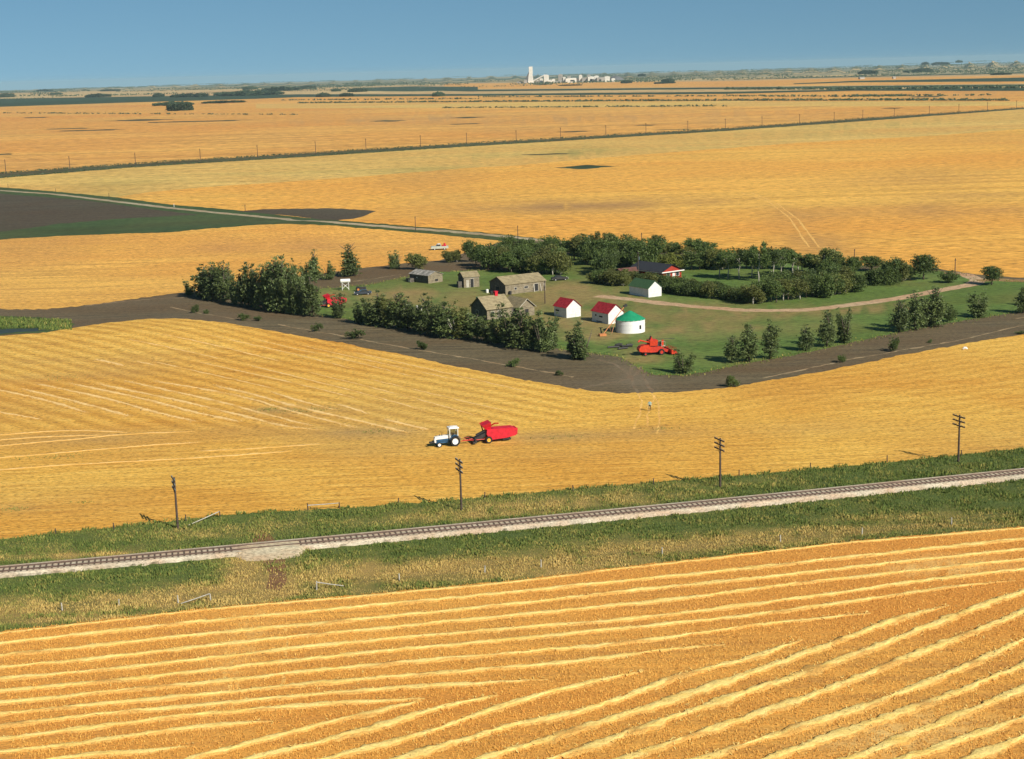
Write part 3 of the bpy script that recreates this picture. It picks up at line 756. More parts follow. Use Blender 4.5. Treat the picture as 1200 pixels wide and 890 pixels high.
while x < 118:
    if not (XA - .6 < x < XB - 1.0): xs_all.append(x)
    x += .72
near = sorted([x for x in xs_all if -68 < x < 78], key=lambda v: abs(v + 35))[:100]
for x in xs_all:
    t_ = trt(x); p = trp(x, random.uniform(-.06, .06)) + Vector((0, 0, .485)) + tinv; rz_ = math.atan2(t_.y, t_.x) + random.uniform(-.02, .02)
    if x in near:
        if first: o = tie_me; first = False
        else: o = tie_me.copy(); COL.objects.link(o)
        o.location = p; o.rotation_euler = (0, 0, rz_)
    else: rest.box(p, (.22, 2.35, .17), rz_)
tag(rest.build('tie', M['tie'], track), kind='stuff')
# gravel poured level with the rails at the crossing
mb = MB(); i = 0; x = XA - 1.2
offs = [-4.6, -3.1, -1.6, -.86, -.68, .68, .86, 1.5, 2.6, 3.4]
while x < XB + .5:
    e = min(1, (x - XA + 1.2) / 1.5, (XB + .5 - x) / 1.5); e = max(0, e)
    for j, o_ in enumerate(offs):
        sc_ = 1 if abs(o_) < 1.7 else (0.35 + .65 * e * (1 - ((x - XM) / (XB - XA + 1)) ** 2))
        z_ = {0: .0, 1: .3, 2: .55, 3: .60, 4: .60, 5: .60, 6: .60, 7: .5, 8: .3, 9: .0}[j]
        p = trp(x, o_ * sc_); mb.v.append((p.x, p.y, p.z + z_ * (0.75 + .25 * e) + .03 * nzv(x, o_, .5) + (0 if e > 0 else -.15)))
    if i:
        for j in range(len(offs) - 1):
            a = (i - 1) * len(offs) + j; mb.f.append((a, a + len(offs), a + len(offs) + 1, a + 1)); mb.m.append(0)
    i += 1; x += .4
tag(mb.build('gravel_crossing', M['crossing']), kind='structure')

# ------------------------------------------------------------------ windrows
def windrow(pts, wd, ht, label, cat, group, mat, taper=(0, 1), seed=0, name='windrow'):
    w_ = [P(x, y) for x, y in pts]
    # smooth resample (catmull-rom) at 0.35 m
    q = []
    for i in range(len(w_) - 1):
        p0, p1, p2, p3 = w_[max(i - 1, 0)], w_[i], w_[i + 1], w_[min(i + 2, len(w_) - 1)]
        n_ = max(2, int((p2 - p1).length / (0.24 if wd > 1.1 else .5)))
        for k in range(n_):
            u = k / n_
            q.append(0.5 * ((2 * p1) + (p2 - p0) * u + (2 * p0 - 5 * p1 + 4 * p2 - p3) * u * u + (3 * p1 - p0 - 3 * p2 + p3) * u ** 3))
    q.append(w_[-1])
    mb = MB(); n_ = 9; L = len(q); ed = []
    for i, p in enumerate(q):
        t_ = (q[min(i + 1, L - 1)] - q[max(i - 1, 0)]); t_.z = 0; t_.normalize(); nv = Vector((-t_.y, t_.x, 0))
        e = 1.0
        if taper[0]: e = min(e, (i + 1) / (6 + L * .12))
        if taper[1]: e = min(e, (L - i) / (6 + L * .12))
        e = max(.12, e) ** .6
        wob = .22 * nzv(p.x, p.y, 2.2, seed) + .12 * nzv(p.x, p.y, .8, seed)
        th = 1 + .75 * nzv(p.x, p.y, 5.5, seed + 12) + .45 * nzv(p.x, p.y, 1.6, seed + 5) + .35 * nzv(p.x, p.y, .6, seed + 9)
        gap = nzv(p.x, p.y, 5, seed + 2)
        for j in range(n_):
            u = j / (n_ - 1) * 2 - 1
            hw = wd / 2 * e * th * (1 + .35 * nzv(p.x + j * 3, p.y, .9, seed + 1) + .22 * nzv(p.x, p.y + j, .33, seed + 6))
            hh = ht * e * (1 + .5 * nzv(p.x, p.y + j, .7, seed + 4) + .35 * nzv(p.x, p.y + j * .7, .28, seed + 3)) * max(.25, (1 + .5 * gap)) * (1 - u * u) ** .7
            o_ = p + nv * (u * hw + wob)
            ed.append(min(1, abs(u) ** 2 * .95 + (.35 if e < .5 else 0) + max(0, 1.1 * nzv(p.x, p.y, 4.5, seed + 21) - .1)))
            mb.v.append((o_.x, o_.y, hz(o_.x, o_.y) + max(-.04, hh + (-.04 if abs(u) > .99 else .02))))
        if i:
            for j in range(n_ - 1):
                a = (i - 1) * n_ + j; mb.f.append((a, a + 1, a + n_ + 1, a + n_)); mb.m.append(0)
    if wd > .5:                                  # loose straw sticking out of the row
        rs = random.Random(seed + 1)
        for p_, t2 in zip(q[:-1:2], q[1::2]):
            for _ in range(2 if wd > .9 else 1):
                u_ = rs.gauss(0, .42) * wd; d_ = (t2 - p_); d_.z = 0
                if d_.length < .01: continue
                d_.normalize(); c_ = p_ + Vector((-d_.y, d_.x, 0)) * u_ + d_ * rs.uniform(-.3, .3)
                an = rs.uniform(0, math.pi); ln = rs.uniform(.15, .38); dd = Vector((math.cos(an), math.sin(an), rs.uniform(-.15, .35))) * ln; sd_ = Vector((-dd.y, dd.x, .02)).normalized() * rs.uniform(.03, .07)
                z_ = hz(c_.x, c_.y) + max(.03, ht * (1 - (u_ / wd * 1.6) ** 2)) + .03; b0 = len(mb.v); c_.z = z_
                for v_ in (c_ - dd, c_ + sd_, c_ + dd, c_ - sd_): mb.v.append(tuple(v_)); ed.append(rs.uniform(0, .3))
                mb.f.append((b0, b0 + 1, b0 + 2, b0 + 3)); mb.m.append(0)
    o = mb.build(name, mat, smooth=True, attr=('patch', ed))
    return tag(o, label, cat, group)
def el(pl, l=None, r=None):
    if l is not None: pl = [(l, interp(pl, l))] + pl
    if r is not None: pl = pl + [(r, interp(pl, r))]
    return pl
ORD = ['first', 'second', 'third', 'fourth', 'fifth', 'sixth', 'seventh', 'eighth', 'ninth', 'tenth', 'eleventh', 'twelfth', 'thirteenth', 'fourteenth', 'fifteenth', 'sixteenth']
def wob_mid(pl): return pl
AL = [
 (el([(0, 755), (120, 742), (240, 729), (400, 714), (600, 695), (800, 675), (900, 664), (1050, 648), (1200, 632)], -90, 1290), (0, 0)),
 (el([(0, 769), (120, 757), (240, 744), (400, 729), (600, 709), (750, 692), (900, 677), (1050, 660), (1200, 644.5)], -90, 1290), (0, 0)),
 (el([(0, 783), (120, 772), (240, 758), (400, 742), (600, 722.5), (800, 702), (900, 689), (1050, 672), (1200, 656.5)], -90, 1290), (0, 0)),
 (el([(0, 797), (120, 786), (240, 773), (400, 755), (600, 737.5), (750, 725), (950, 700), (1075, 682), (1200, 668)], -90, 1290), (0, 0)),
 (el([(0, 811), (120, 800), (240, 787), (400, 769), (600, 750), (850, 725), (1025, 702), (1100, 690), (1190, 681)], -90), (0, 1)),
 (el([(0, 825), (120, 813), (240, 801), (400, 784), (600, 766.5), (750, 752), (900, 732), (1020, 719)], -90), (0, 1)),
 (el([(0, 838), (120, 826), (240, 815), (400, 799), (600, 783), (700, 773), (775, 763), (850, 756)], -90), (0, 1)),
 (el([(0, 852), (120, 838), (240, 827), (400, 812), (520, 804), (600, 799.5), (642, 797)], -90), (0, 1)),
 (el([(0, 867), (120, 852), (240, 838), (370, 827), (498, 819.5)], -90), (0, 1)),
 (el([(0, 882.5), (80, 874), (150, 864), (240, 852), (320, 846)], -90), (0, 1)),
 (el([(-40, 903), (25, 897), (100, 886), (170, 882), (228, 874)], -90), (0, 1)),
]
windrow(el([(0, 743), (120, 729.5), (250, 714.5), (390, 702.5), (500, 692.5), (600, 683), (700, 670.5), (850, 653.5), (1000, 636.5), (1200, 619.5)], -90, 1290), .55, .12, 'thin straw row hugging the very edge of the grass verge', 'windrow', 'straw windrows nearly parallel to the railway', M['straw'], (0, 0), 91)
for i, (pl, tp) in enumerate(AL):
    windrow(pl, 1.02, .20, '%s straw windrow of the near field, counted from the grass verge' % ORD[i] if i < 8 else ['long straw windrow of the near field ending in a hooked tip near the diagonal rows', 'straw windrow at lower left ending short of the hooked one', 'short faint straw windrow in the lower left corner of the near field'][i - 8],
            'windrow', 'straw windrows nearly parallel to the railway', M['straw'], tp, i * 11)
BL = [
 ([(190, 899), (235, 887), (350, 857), (430, 837), (495, 822)], (0, 1), .85),
 ([(260, 900), (300, 889), (425, 857.5), (500, 835), (583, 815)], (0, 1), 1),
 ([(345, 901), (390, 889), (500, 859), (600, 825), (675, 805), (755, 787)], (0, 1), 1),
 ([(430, 901), (475, 889), (600, 852), (700, 829), (800, 792), (880, 772), (940, 750)], (0, 1), 1.1),
 ([(530, 903), (600, 880), (750, 833), (850, 800), (975, 755), (1050, 727), (1110, 710)], (0, 1), 1.25),
 (el([(610, 903), (655, 889), (800, 838), (950, 787), (1050, 750), (1150, 711), (1200, 694)], None, 1290), (0, 0), 1.25),
 (el([(690, 904), (735, 889), (950, 816), (1100, 757), (1200, 718)], None, 1290), (0, 0), 1.2),
 (el([(780, 904), (825, 889), (1050, 815), (1200, 751)], None, 1290), (0, 0), 1.2),
 (el([(860, 904), (905, 889), (1100, 820), (1200, 780)], None, 1290), (0, 0), 1.2),
 (el([(955, 905), (1000, 889), (1125, 839), (1200, 808)], None, 1290), (0, 0), 1.2),
 (el([(1025, 903), (1065, 889), (1200, 842)], None, 1290), (0, 0), 1.1),
 (el([(1110, 900), (1140, 889), (1200, 865)], None, 1290), (0, 0), 1.1),
]
for i, (pl, tp, k) in enumerate(BL):
    windrow(pl, 1.16 * k, .22, '%s diagonal straw windrow in the near field, counted from the left' % ORD[i], 'windrow', 'diagonal straw windrows of the near field', M['straw'], tp, 200 + i * 7)
CL = [
 ([(-40, 449), (0, 458), (54, 470), (104, 485)], 1), ([(25, 456), (83, 470), (154, 489)], 1), ([(-40, 477), (0, 484), (30, 489), (50, 492)], .8), ([(42, 450), (125, 468), (187, 485), (233, 495)], 1.1),
 ([(83, 450), (167, 468), (225, 483), (283, 495)], 1.2), ([(112, 450), (208, 470), (280, 487), (333, 500), (375, 504)], 1.2), ([(146, 447), (250, 470), (310, 486), (367, 500)], 1),
 ([(179, 447), (240, 457), (292, 468), (350, 485), (417, 502)], 1), ([(250, 452), (300, 464), (354, 479), (420, 494), (479, 508)], 1.1), ([(395, 474), (415, 480), (432, 486)], .9),
 ([(318, 460), (350, 470), (392, 481)], .9), ([(450, 492), (475, 498), (503, 504)], 1.2), ([(112, 422), (130, 425.5), (146, 429.5)], 1), ([(160, 424), (175, 427.5), (190, 430)], .8),
]
CL2 = [([(150, 398), (200, 408), (260, 421)], .6), ([(190, 392), (260, 407), (330, 424)], .6), ([(240, 392), (330, 412), (420, 434)], .5), ([(300, 398), (400, 421), (500, 446)], .5), ([(350, 404), (470, 431), (560, 452)], .5), ([(410, 412), (520, 437), (620, 460)], .5), ([(180, 424), (260, 442), (330, 458)], .7), ([(230, 424), (330, 446), (420, 468)], .6), ([(290, 428), (400, 455), (500, 482)], .6), ([(360, 436), (480, 466), (560, 488)], .5), ([(430, 444), (540, 470), (600, 484)], .5)]
for i, (pl, k) in enumerate(CL2):
    windrow(pl, 1.0 * k, .07, '%s faint straw line on the left stubble slope, ordered from upper left' % ORD[i], 'windrow', 'faint straw lines on the stubble slope below the tilled strip', M['straw_thin'], (1, 1), 500 + i * 7)
for i, (pl, k) in enumerate(CL):
    windrow(pl, 1.15 * k, .14, ('%s thin slanting straw row left of the tractor, counted from the left' % ORD[i]) if i < 12 else ['longer short straw row on the upper left hump of the stubble', 'shorter right one of the short straw rows on the stubble hump'][i - 12],
            'windrow', 'thin slanting straw rows left of the tractor', M['straw_thin'], (1, 1), 400 + i * 7)
DL = [[(-30, 512), (0, 510), (80, 505), (150, 507)], [(-30, 527), (0, 523), (90, 515), (146, 509.5), (229, 506)], [(-30, 541), (0, 537), (83, 530), (180, 522), (235, 519)], [(-30, 555), (0, 551), (100, 544), (233, 537), (342, 529)], [(230, 529), (300, 526), (380, 520)], [(-30, 519), (40, 513), (120, 510)]]
for i, pl in enumerate(DL):
    windrow(pl, .6, .08, '%s faint straw row lying nearly level above the leftmost utility pole' % ORD[i], 'windrow', 'faint level straw rows in the left stubble', M['straw_thin'], (1, 1), 600 + i * 7)

# ------------------------------------------------------------------ verge grass tufts (uncountable)
def tufts(name, label, pts, mat):
    """pts: (x, y, height, dry)"""
    mb = MB(); at = []
    for (x, y, h_, dry) in pts:
        z = hz(x, y)
        for k in range(3):
            a = random.uniform(0, math.pi); w_ = h_ * random.uniform(.12, .32)
            dx, dy = math.cos(a) * w_, math.sin(a) * w_
            lx, ly = random.uniform(-.35, .35) * h_, random.uniform(-.35, .35) * h_
            b0 = len(mb.v)
            mb.v += [(x - dx, y - dy, z - .03), (x + dx, y + dy, z - .03), (x + lx, y + ly, z + h_ * random.uniform(.6, 1.1))]
            mb.f.append((b0, b0 + 1, b0 + 2)); mb.m.append(0)
            v_ = min(1, max(0, dry + random.uniform(-.3, .3))); at += [v_, v_, v_]
    o = mb.build(name, mat, attr=('leaf', at)); return tag(o, label, 'grass', kind='stuff')
random.seed(11)
vf = [to_ab(P(x, y)) for x, y in dens(ext(FE, -120, 1320), 20)]
vu = [to_ab(P(x, y)) for x, y in dens(ext(VU, -120, 1320), 20)]
pts = []
def in_red(x, y):
    for cx, cy, r in RED:
        if (x - cx) ** 2 + (y - cy) ** 2 < r * r: return True
    return False
RED = [(P(322, 672).x, P(322, 672).y, 2.4), (P(318, 685).x, P(318, 685).y, 1.9), (P(309, 631).x, P(309, 631).y, 2.0), (P(322, 654).x, P(322, 654).y, 2.6), (XM, trk(XM), 3.8)]
for _ in range(95000):
    a = random.uniform(-660, 660)
    wl = interp(vu, a); wh = interp(vf, a)
    y = random.uniform(108000 / wh, 108000 / wl); x = a * y / F
    off = (y - trk(x))
    if -2.15 + .6 * nzv(x, y, 1.5) < off < 2.9 + .4 * nzv(x, y, 1.5): continue
    if in_red(x, y) and random.random() < (.96 if abs(off) < 4 else .62): continue
    dv = patchval('verge', x, y)
    dry = dv * .85 + .14 + .30 * nzv(x, y, 3.5, 2) + .30 * nzv(x, y, .8, 3)
    h_ = .27 * (.6 + .8 * random.random()) * (1 + .8 * nzv(x, y, 4, 7)) * (.85 if dv > .5 else 1)
    if off > 0 and off < 4.5: h_ *= 1.2; dry -= .18
    pts.append((x, y, max(.12, h_), max(0, dry)))
# ragged weeds along the upper fence
for _ in range(2600):
    a = random.uniform(-600, 660); wl = interp(vu, a); y = 108000 / wl + random.uniform(-.5, .7); x = a * y / F
    if nzv(x, y, 2.3, 6) < .05: continue
    pts.append((x, y, random.uniform(.2, .5), random.uniform(0, .5)))
tufts('verge_grass', 'mixed green and dry grass along both sides of the railway', pts, M['blade'])
pts = []
for cx, cy, rx, ry, n_ in [(315, 480, 2.2, 1.6, 90), (355, 481, 4.5, 2.0, 190), (440, 506, 4, 1.5, 80), (60, 536, 7, 1.6, 120), (75, 443, 5, 3, 70), (17, 597, 1.8, 1.0, 70), (97, 589, 1.6, .6, 30), (660, 512, 5, 2, 50), (770, 503, 3, 1, 40), (545, 516, 3, 1, 20)]:
    c_ = P(cx, cy)
    for _ in range(n_):
        pts.append((c_.x + random.gauss(0, rx / 1.7), c_.y + random.gauss(0, ry / 1.7), random.uniform(.12, .32), random.uniform(.2, .6)))
tufts('weed_patch', 'low green weed patches scattered in the cut stubble', pts, M['blade'])
# standing stubble of the near field: short stalks whose shadows give the ground its grain
mb = MB(); at = []; rs = random.Random(77)
for _ in range(190000):
    a = rs.uniform(-640, 640); wl = interp(vf, a)
    w_ = wl + (905 - wl) * rs.random() ** 1.0
    y = 108000 / w_
    if rs.random() > (y / (108000 / wl)) ** 1.0: continue
    y += .25 * rs.random(); x = a * y / F
    if nzv(x, y, 1.3, 3) + .5 * nzv(x, y, .5, 4) < -.25: continue
    z = hz(x, y); h_ = rs.uniform(.12, .22); an = rs.uniform(0, math.pi); wdh = rs.uniform(.015, .035)
    dx, dy = math.cos(an) * wdh, math.sin(an) * wdh; lx, ly = rs.uniform(-.07, .07), rs.uniform(-.07, .07); b0 = len(mb.v)
    mb.v += [(x - dx, y - dy, z - .02), (x + dx, y + dy, z - .02), (x + dx * .8 + lx, y + dy * .8 + ly, z + h_), (x - dx * .8 + lx, y - dy * .8 + ly, z + h_ * rs.uniform(.6, 1))]
    mb.f.append((b0, b0 + 1, b0 + 2, b0 + 3)); mb.m.append(0); v_ = rs.random(); at += [v_] * 4
m, t, b = newmat('stubble stalks')
lk(t, ramp(t, attrf(t, 'leaf'), [(0, (0.54, 0.27, 0.06)), (.5, (0.66, 0.36, 0.075)), (1, (0.78, 0.48, 0.12))]), b.inputs['Base Color'])
tag(mb.build('stubble', m, attr=('leaf', at)), 'short standing golden stubble between the near windrows', 'stubble', kind='stuff')
# reeds at the pond
pts = []
for _ in range(3200):
    px_ = random.uniform(-90, 84); up_ = 372.8 + max(0, px_) * .03; lo_ = 385.5 - .02 * px_
    if px_ > 45: lo_ = 387
    c_ = P(px_, random.uniform(up_, lo_)); pts.append((c_.x, c_.y, random.uniform(.3, .9), random.choice([.0, .0, .1, .35]) * (.6 + px_ / 110 if px_ > 0 else .5)))
tufts('reeds', 'green and yellow reeds around the small pond at the left edge', pts, M['blade'])
# rough grass in farmyard edges
pts = []
gw = [P(x, y) for x, y in dens(grass_poly + [grass_poly[0]], 6)]
for p in gw:
    for k in range(10):
        pts.append((p.x + random.gauss(0, .9), p.y + random.gauss(0, 1.2), random.uniform(.2, .5), random.uniform(.05, .6)))
tufts('rough_grass', 'ragged long grass along the rim of the farmyard lawn', pts, M['blade'])

# ------------------------------------------------------------------ trees
def crown_mesh(kind, seed, nclump, nleaf, leaf, mat):
    """leaf clumps filling an uneven crown; unit tree is 10 m tall"""
    rnd = random.Random(seed)
    mb = MB(); at = []
    cl = []
    if kind == 'round':
        lobes = [(rnd.uniform(-2.3, 2.3), rnd.uniform(-2.3, 2.3), rnd.uniform(3.8, 7.6), rnd.uniform(1.5, 2.5)) for _ in range(9)] + [(0, 0, 6, 2.9)]
    elif kind == 'bush':
        lobes = [(rnd.uniform(-3.2, 3.2), rnd.uniform(-3.2, 3.2), rnd.uniform(2.0, 6.5), rnd.uniform(2.0, 3.0)) for _ in range(9)] + [(0, 0, 4.2, 4)]
    elif kind == 'poplar':
        lobes = []
        for k in range(12):
            z = 1.6 + k * .62; r = 1.75 * (1 - (k / 13) ** 1.6) + .25
            lobes.append((rnd.uniform(-.6, .6), rnd.uniform(-.6, .6), z, r))
        for k in range(6): lobes.append((rnd.uniform(-1.5, 1.5), rnd.uniform(-1.5, 1.5), rnd.uniform(2.2, 6.8), rnd.uniform(.7, 1.1)))
        lobes.append((rnd.uniform(-.3, .3), 0, 9.2, .45))
    elif kind == 'clump':      # several upright stems from one base
        lobes = []
        for s_ in range(5):
            ax, ay = rnd.uniform(-2.2, 2.2), rnd.uniform(-2.2, 2.2); tp_ = rnd.uniform(6.5, 9.6)
            for k in range(6):
                u = k / 5; lobes.append((ax * (.35 + .75 * u), ay * (.35 + .75 * u), 1.3 + (tp_ - 1.8) * u, 1.35 * (1 - .62 * u)))
    elif kind == 'cone':
        lobes = []
        for k in range(10):
            z = 1.3 + k * .85; r = 2.3 * (1 - k / 10.5)
            for q in range(3 if k < 7 else 1):
                an = rnd.uniform(0, 6.28); lobes.append((math.cos(an) * r * .45, math.sin(an) * r * .45, z, r * .7 + .2))
    elif kind == 'open':
        lobes = [(rnd.uniform(-2.6, 2.6), rnd.uniform(-2.6, 2.6), rnd.uniform(5.2, 9.2), rnd.uniform(.8, 1.7)) for _ in range(13)]
    elif kind == 'shrub':
        lobes = [(rnd.uniform(-4.4, 4.4), rnd.uniform(-4.4, 4.4), rnd.uniform(2, 6.5), rnd.uniform(1.7, 3.0)) for _ in range(10)]
    wts = [l[3] ** 2 for l in lobes]
    for _ in range(nclump):
        lx, ly, lz, lr = rnd.choices(lobes, wts)[0]
        d = Vector((rnd.gauss(0, 1), rnd.gauss(0, 1), rnd.gauss(0, 1))).normalized() * lr * rnd.uniform(.35, 1.05)
        c_ = Vector((lx, ly, lz)) + d
        if c_.z < .4: c_.z = rnd.uniform(.4, 1.2)
        cr = rnd.uniform(.25, .6) * (1.2 if kind in ('bush', 'shrub', 'round') else .85)
        tone = rnd.random()
        for k in range(nleaf):
            p = c_ + Vector((rnd.gauss(0, 1), rnd.gauss(0, 1), rnd.gauss(0, .7))) * cr * .6
            n_ = Vector((rnd.gauss(0, 1), rnd.gauss(0, 1), rnd.gauss(.5, 1))).normalized()
            u = n_.orthogonal().normalized(); v_ = n_.cross(u); s_ = leaf * rnd.uniform(.6, 1.3)
            b0 = len(mb.v)
            mb.v += [tuple(p + u * s_), tuple(p + v_ * s_ * .6), tuple(p - u * s_), tuple(p - v_ * s_ * .6)]
            mb.f.append((b0, b0 + 1, b0 + 2, b0 + 3)); mb.m.append(0)
            tv = min(1, max(0, .55 * tone + .45 * rnd.random())); at += [tv] * 4
    o = mb.build('crown', mat, attr=('leaf', at)); me = o.data; bpy.data.objects.remove(o); return me
def trunk_mesh(kind, seed, mat):
    rnd = random.Random(seed); mb = MB()
    top = {'round': 6, 'bush': 4, 'poplar': 8.6, 'clump': 3, 'cone': 8.8, 'open': 7.5, 'shrub': 3}[kind]
    r0 = {'open': .2, 'poplar': .2, 'shrub': .1}.get(kind, .22)
    pts = [Vector((rnd.uniform(-.12, .12) * k, rnd.uniform(-.12, .12) * k, -.2 + (top + .2) * k / 5)) for k in range(6)]
    mb.tube(pts, [r0 * (1.15 - k * .17) for k in range(6)], 7)
    for k in range(7 if kind != 'shrub' else 5):
        z = rnd.uniform(.25, .85) * top if kind not in ('bush', 'clump', 'shrub') else rnd.uniform(.1, .6)
        an = rnd.uniform(0, 6.28); ln = rnd.uniform(1.2, 2.6) if kind != 'poplar' else rnd.uniform(.7, 1.4)
        up_ = rnd.uniform(.8, 2.2) if kind != 'clump' else rnd.uniform(4, 7)
        b_ = Vector((0, 0, z)); e = b_ + Vector((math.cos(an) * ln, math.sin(an) * ln, up_))
        mb.tube([b_, (b_ + e) / 2 + Vector((0, 0, -.15)), e], [r0 * .5, r0 * .32, r0 * .12], 5)
    o = mb.build('trunk', mat, smooth=True); me = o.data; bpy.data.objects.remove(o); return me
TK = {}
SPEC = {'poplar': (260, 13, .20, 'leaf_poplar', 'bark', 5), 'clump': (420, 13, .20, 'leaf_poplar', 'bark', 4), 'cone': (330, 13, .20, 'leaf_poplar', 'bark', 3),
        'round': (430, 13, .23, 'leaf', 'bark', 4), 'bush': (420, 13, .27, 'leaf', 'bark', 3), 'open': (330, 12, .20, 'leaf', 'bark_pale', 3), 'shrub': (260, 11, .42, 'leaf', 'bark', 3)}
for k_, (nc, nl, lf, lm, bm_, nv) in SPEC.items():
    TK[k_] = [(crown_mesh(k_, hash(k_) % 1 + 100 * len(k_) + i * 17 + ord(k_[0]), nc, nl, lf, M[lm]), trunk_mesh(k_, i + 50, M[bm_])) for i in range(nv)]
for k_, sd_ in (('round', 901), ('bush', 902), ('open', 903), ('clump', 904)): TK[k_].append((crown_mesh(k_, sd_, SPEC[k_][0], SPEC[k_][1], SPEC[k_][2], M['leaf_olive']), trunk_mesh(k_, sd_, M['bark_pale'])))
TK['yellow'] = [(crown_mesh('bush', 777, 420, 13, .27, M['leaf_yellow']), trunk_mesh('bush', 60, M['bark']))]
WID = {'poplar': 4.2, 'clump': 6.4, 'cone': 4.8, 'round': 7.4, 'bush': 9.5, 'open': 7.0, 'shrub': 12, 'yellow': 9.5}
NAME = {'poplar': 'poplar_tree', 'clump': 'leafy_tree', 'cone': 'conical_tree', 'round': 'broadleaf_tree', 'bush': 'bushy_tree', 'open': 'tall_tree', 'shrub': 'shrub', 'yellow': 'bushy_tree'}
random.seed(5)
def tree(kind, px_, base, top, label, group=None, width=None, cat=None, name=None, pos=None):
    """stands where the photo shows its foot; height and width from its size there"""
    p = pos if pos is not None else P(px_, base)
    s = psc(p); h_ = (base - top) / s if pos is None else top
    hs_ = {'bush': 7.6, 'shrub': 8.2, 'yellow': 7.6, 'round': 9.4, 'open': 10.2}.get(kind, 9.7)
    k = h_ / hs_
    kw = k if width is None else (width / s) / WID[kind]
    o = thing(name or NAME[kind], p, random.uniform(0, 6.28), label, cat or ('shrub' if kind == 'shrub' else 'tree'), group)
    o.scale = (kw, kw, k)
    cm, tm = random.choice(TK[kind])
    for nm, me in (('trunk', tm), ('crown', cm)):
        c_ = bpy.data.objects.new(nm, me); COL.objects.link(c_); c_.parent = o
    return o

# windbreak on the left
WBL = 'tall dark poplar packed in the left windbreak beside the tilled strip'
WG = 'poplars of the left windbreak'
tree('clump', 222, 346, 326, 'small ragged tree at the far left tip of the windbreak', width=18)
for px_, b_, tp_, w_ in [(238, 350, 308, 20), (250, 352, 305, 20), (262, 354, 305, 18), (243, 347, 312, 18), (256, 348, 306, 18), (268, 351, 307, 16),
                         (277, 357, 322, 16), (284, 359, 316, 16), (291, 360, 304, 18), (300, 361, 309, 18), (309, 363, 308, 18), (317, 364, 305, 16), (325, 366, 298, 20), (333, 367, 297, 18),
                         (341, 368, 300, 20), (349, 369, 308, 20), (357, 370, 313, 20), (366, 371, 318, 18), (331, 361, 300, 18), (345, 362, 303, 18), (355, 362, 312, 18), (313, 357, 310, 16), (296, 354, 312, 16), (322, 358, 302, 16), (339, 356, 306, 16)]:
    tree(random.choice(['poplar', 'clump', 'poplar']), px_, b_, tp_, WBL, WG, width=w_ * 1.25)
tree('cone', 369, 329, 291, 'pointed conical tree standing behind the right end of the windbreak', width=22)
tree('clump', 385, 328, 305, 'low loose tree between the pointed and the big conical tree', width=20)
tree('clump', 358, 329, 306, 'low bushy tree left of the pointed conical tree', width=16)
tree('cone', 410, 324, 283, 'biggest conical tree, alone against the stubble behind the white fuel tank', width=27)
tree('clump', 463, 315, 292, 'loose pale leaved tree at the stubble edge behind the grey shed', width=24)
tree('bush', 488, 316, 298, 'dark rounded bush beside the loose pale leaved tree', width=27, name='bush', cat='bush')
tree('clump', 397, 373, 339, 'single tree between the red machine and the middle tree row', width=24)
ML = 'leafy tree in the middle row in front of the old farm buildings'
MG = 'trees of the middle row'
MN = -1
ONUM = ORD + ['seventeenth', 'eighteenth', 'nineteenth', 'twentieth', 'twenty first']
for px_, b_, tp_, w_ in [(423, 379, 352, 20), (434, 381, 343, 22), (446, 382, 340, 24), (456, 384, 344, 20), (467, 385, 339, 24), (478, 387, 346, 20), (489, 388, 352, 18), (500, 392, 343, 24), (512, 393, 346, 26),
                         (524, 396, 353, 26), (536, 397, 352, 26), (548, 397, 362, 22), (559, 399, 366, 20), (583, 403, 362, 22), (596, 406, 352, 28), (609, 408, 358, 28), (622, 410, 363, 28), (635, 413, 362, 28), (645, 410, 364, 22), (573, 402, 368, 18)][:20] if True else []:
    MN += 1; tree(random.choice(['clump', 'poplar', 'clump']), px_, b_, tp_, '%s tree from the left in the middle row before the old buildings' % ONUM[MN], MG, width=w_ * 1.25)
tree('clump', 683, 421, 373, 'broad leafy tree standing alone in front of the left granaries', width=44)
tree('bush', 672, 419, 402, 'low bush at the foot of the broad tree in front of the granaries', width=22, name='bush', cat='bush')
YL = [('clump', 800, 438, 408, 32, 'short spreading tree right of the orange combine on the lawn edge'), ('poplar', 857, 425, 390, 19, 'first young tree right of the spreading one, shortest of its three'),
      ('poplar', 878, 424.5, 374, 23, 'middle and fullest of the three young trees along the lawn'), ('poplar', 902.5, 420.5, 373, 20, 'slender young tree, right one of the first three'),
      ('poplar', 945, 411, 379, 19, 'small young tree, left of the second group of three'), ('poplar', 969, 406.5, 361, 20, 'pointed young tree, middle of the second group of three'), ('clump', 991, 402, 358, 28, 'wide young tree, right of the second group of three'),
      ('poplar', 1054, 389, 349, 23, 'left tree of the tight cluster on the right lawn'), ('poplar', 1072, 386, 338, 25, 'second tree of the tight cluster, beside the tallest'), ('clump', 1083, 383, 343, 26, 'pale leaved tree in the heart of the tight cluster'),
      ('poplar', 1095, 383, 332, 28, 'tallest tree of the tight cluster on the right lawn'), ('bush', 1112, 377.5, 359, 18, 'small round tree at the right foot of the tight cluster'),
      ('clump', 1146, 372, 338, 29, 'oval dark tree alone between the cluster and the driveway end'), ('poplar', 1199, 367, 333, 20, 'pale tree cut by the right edge of the photo'),
      ('round', 1162, 334, 311, 25, 'round tree beside the driveway entrance on the right'), ('round', 1082, 328, 297, 32, 'large round tree above the right end of the farm lawn'),
      ('round', 1021, 318, 299, 28, 'low round tree left of the bushy clump near the driveway'), ('bush', 1112, 331.5, 318, 21, 'small dark bush by the power pole near the driveway'),
      ]
for k_, px_, b_, tp_, w_, lb in YL: tree(k_, px_, b_, tp_, lb, width=w_ * (1.12 if k_ in ('poplar', 'clump') else 1.08))
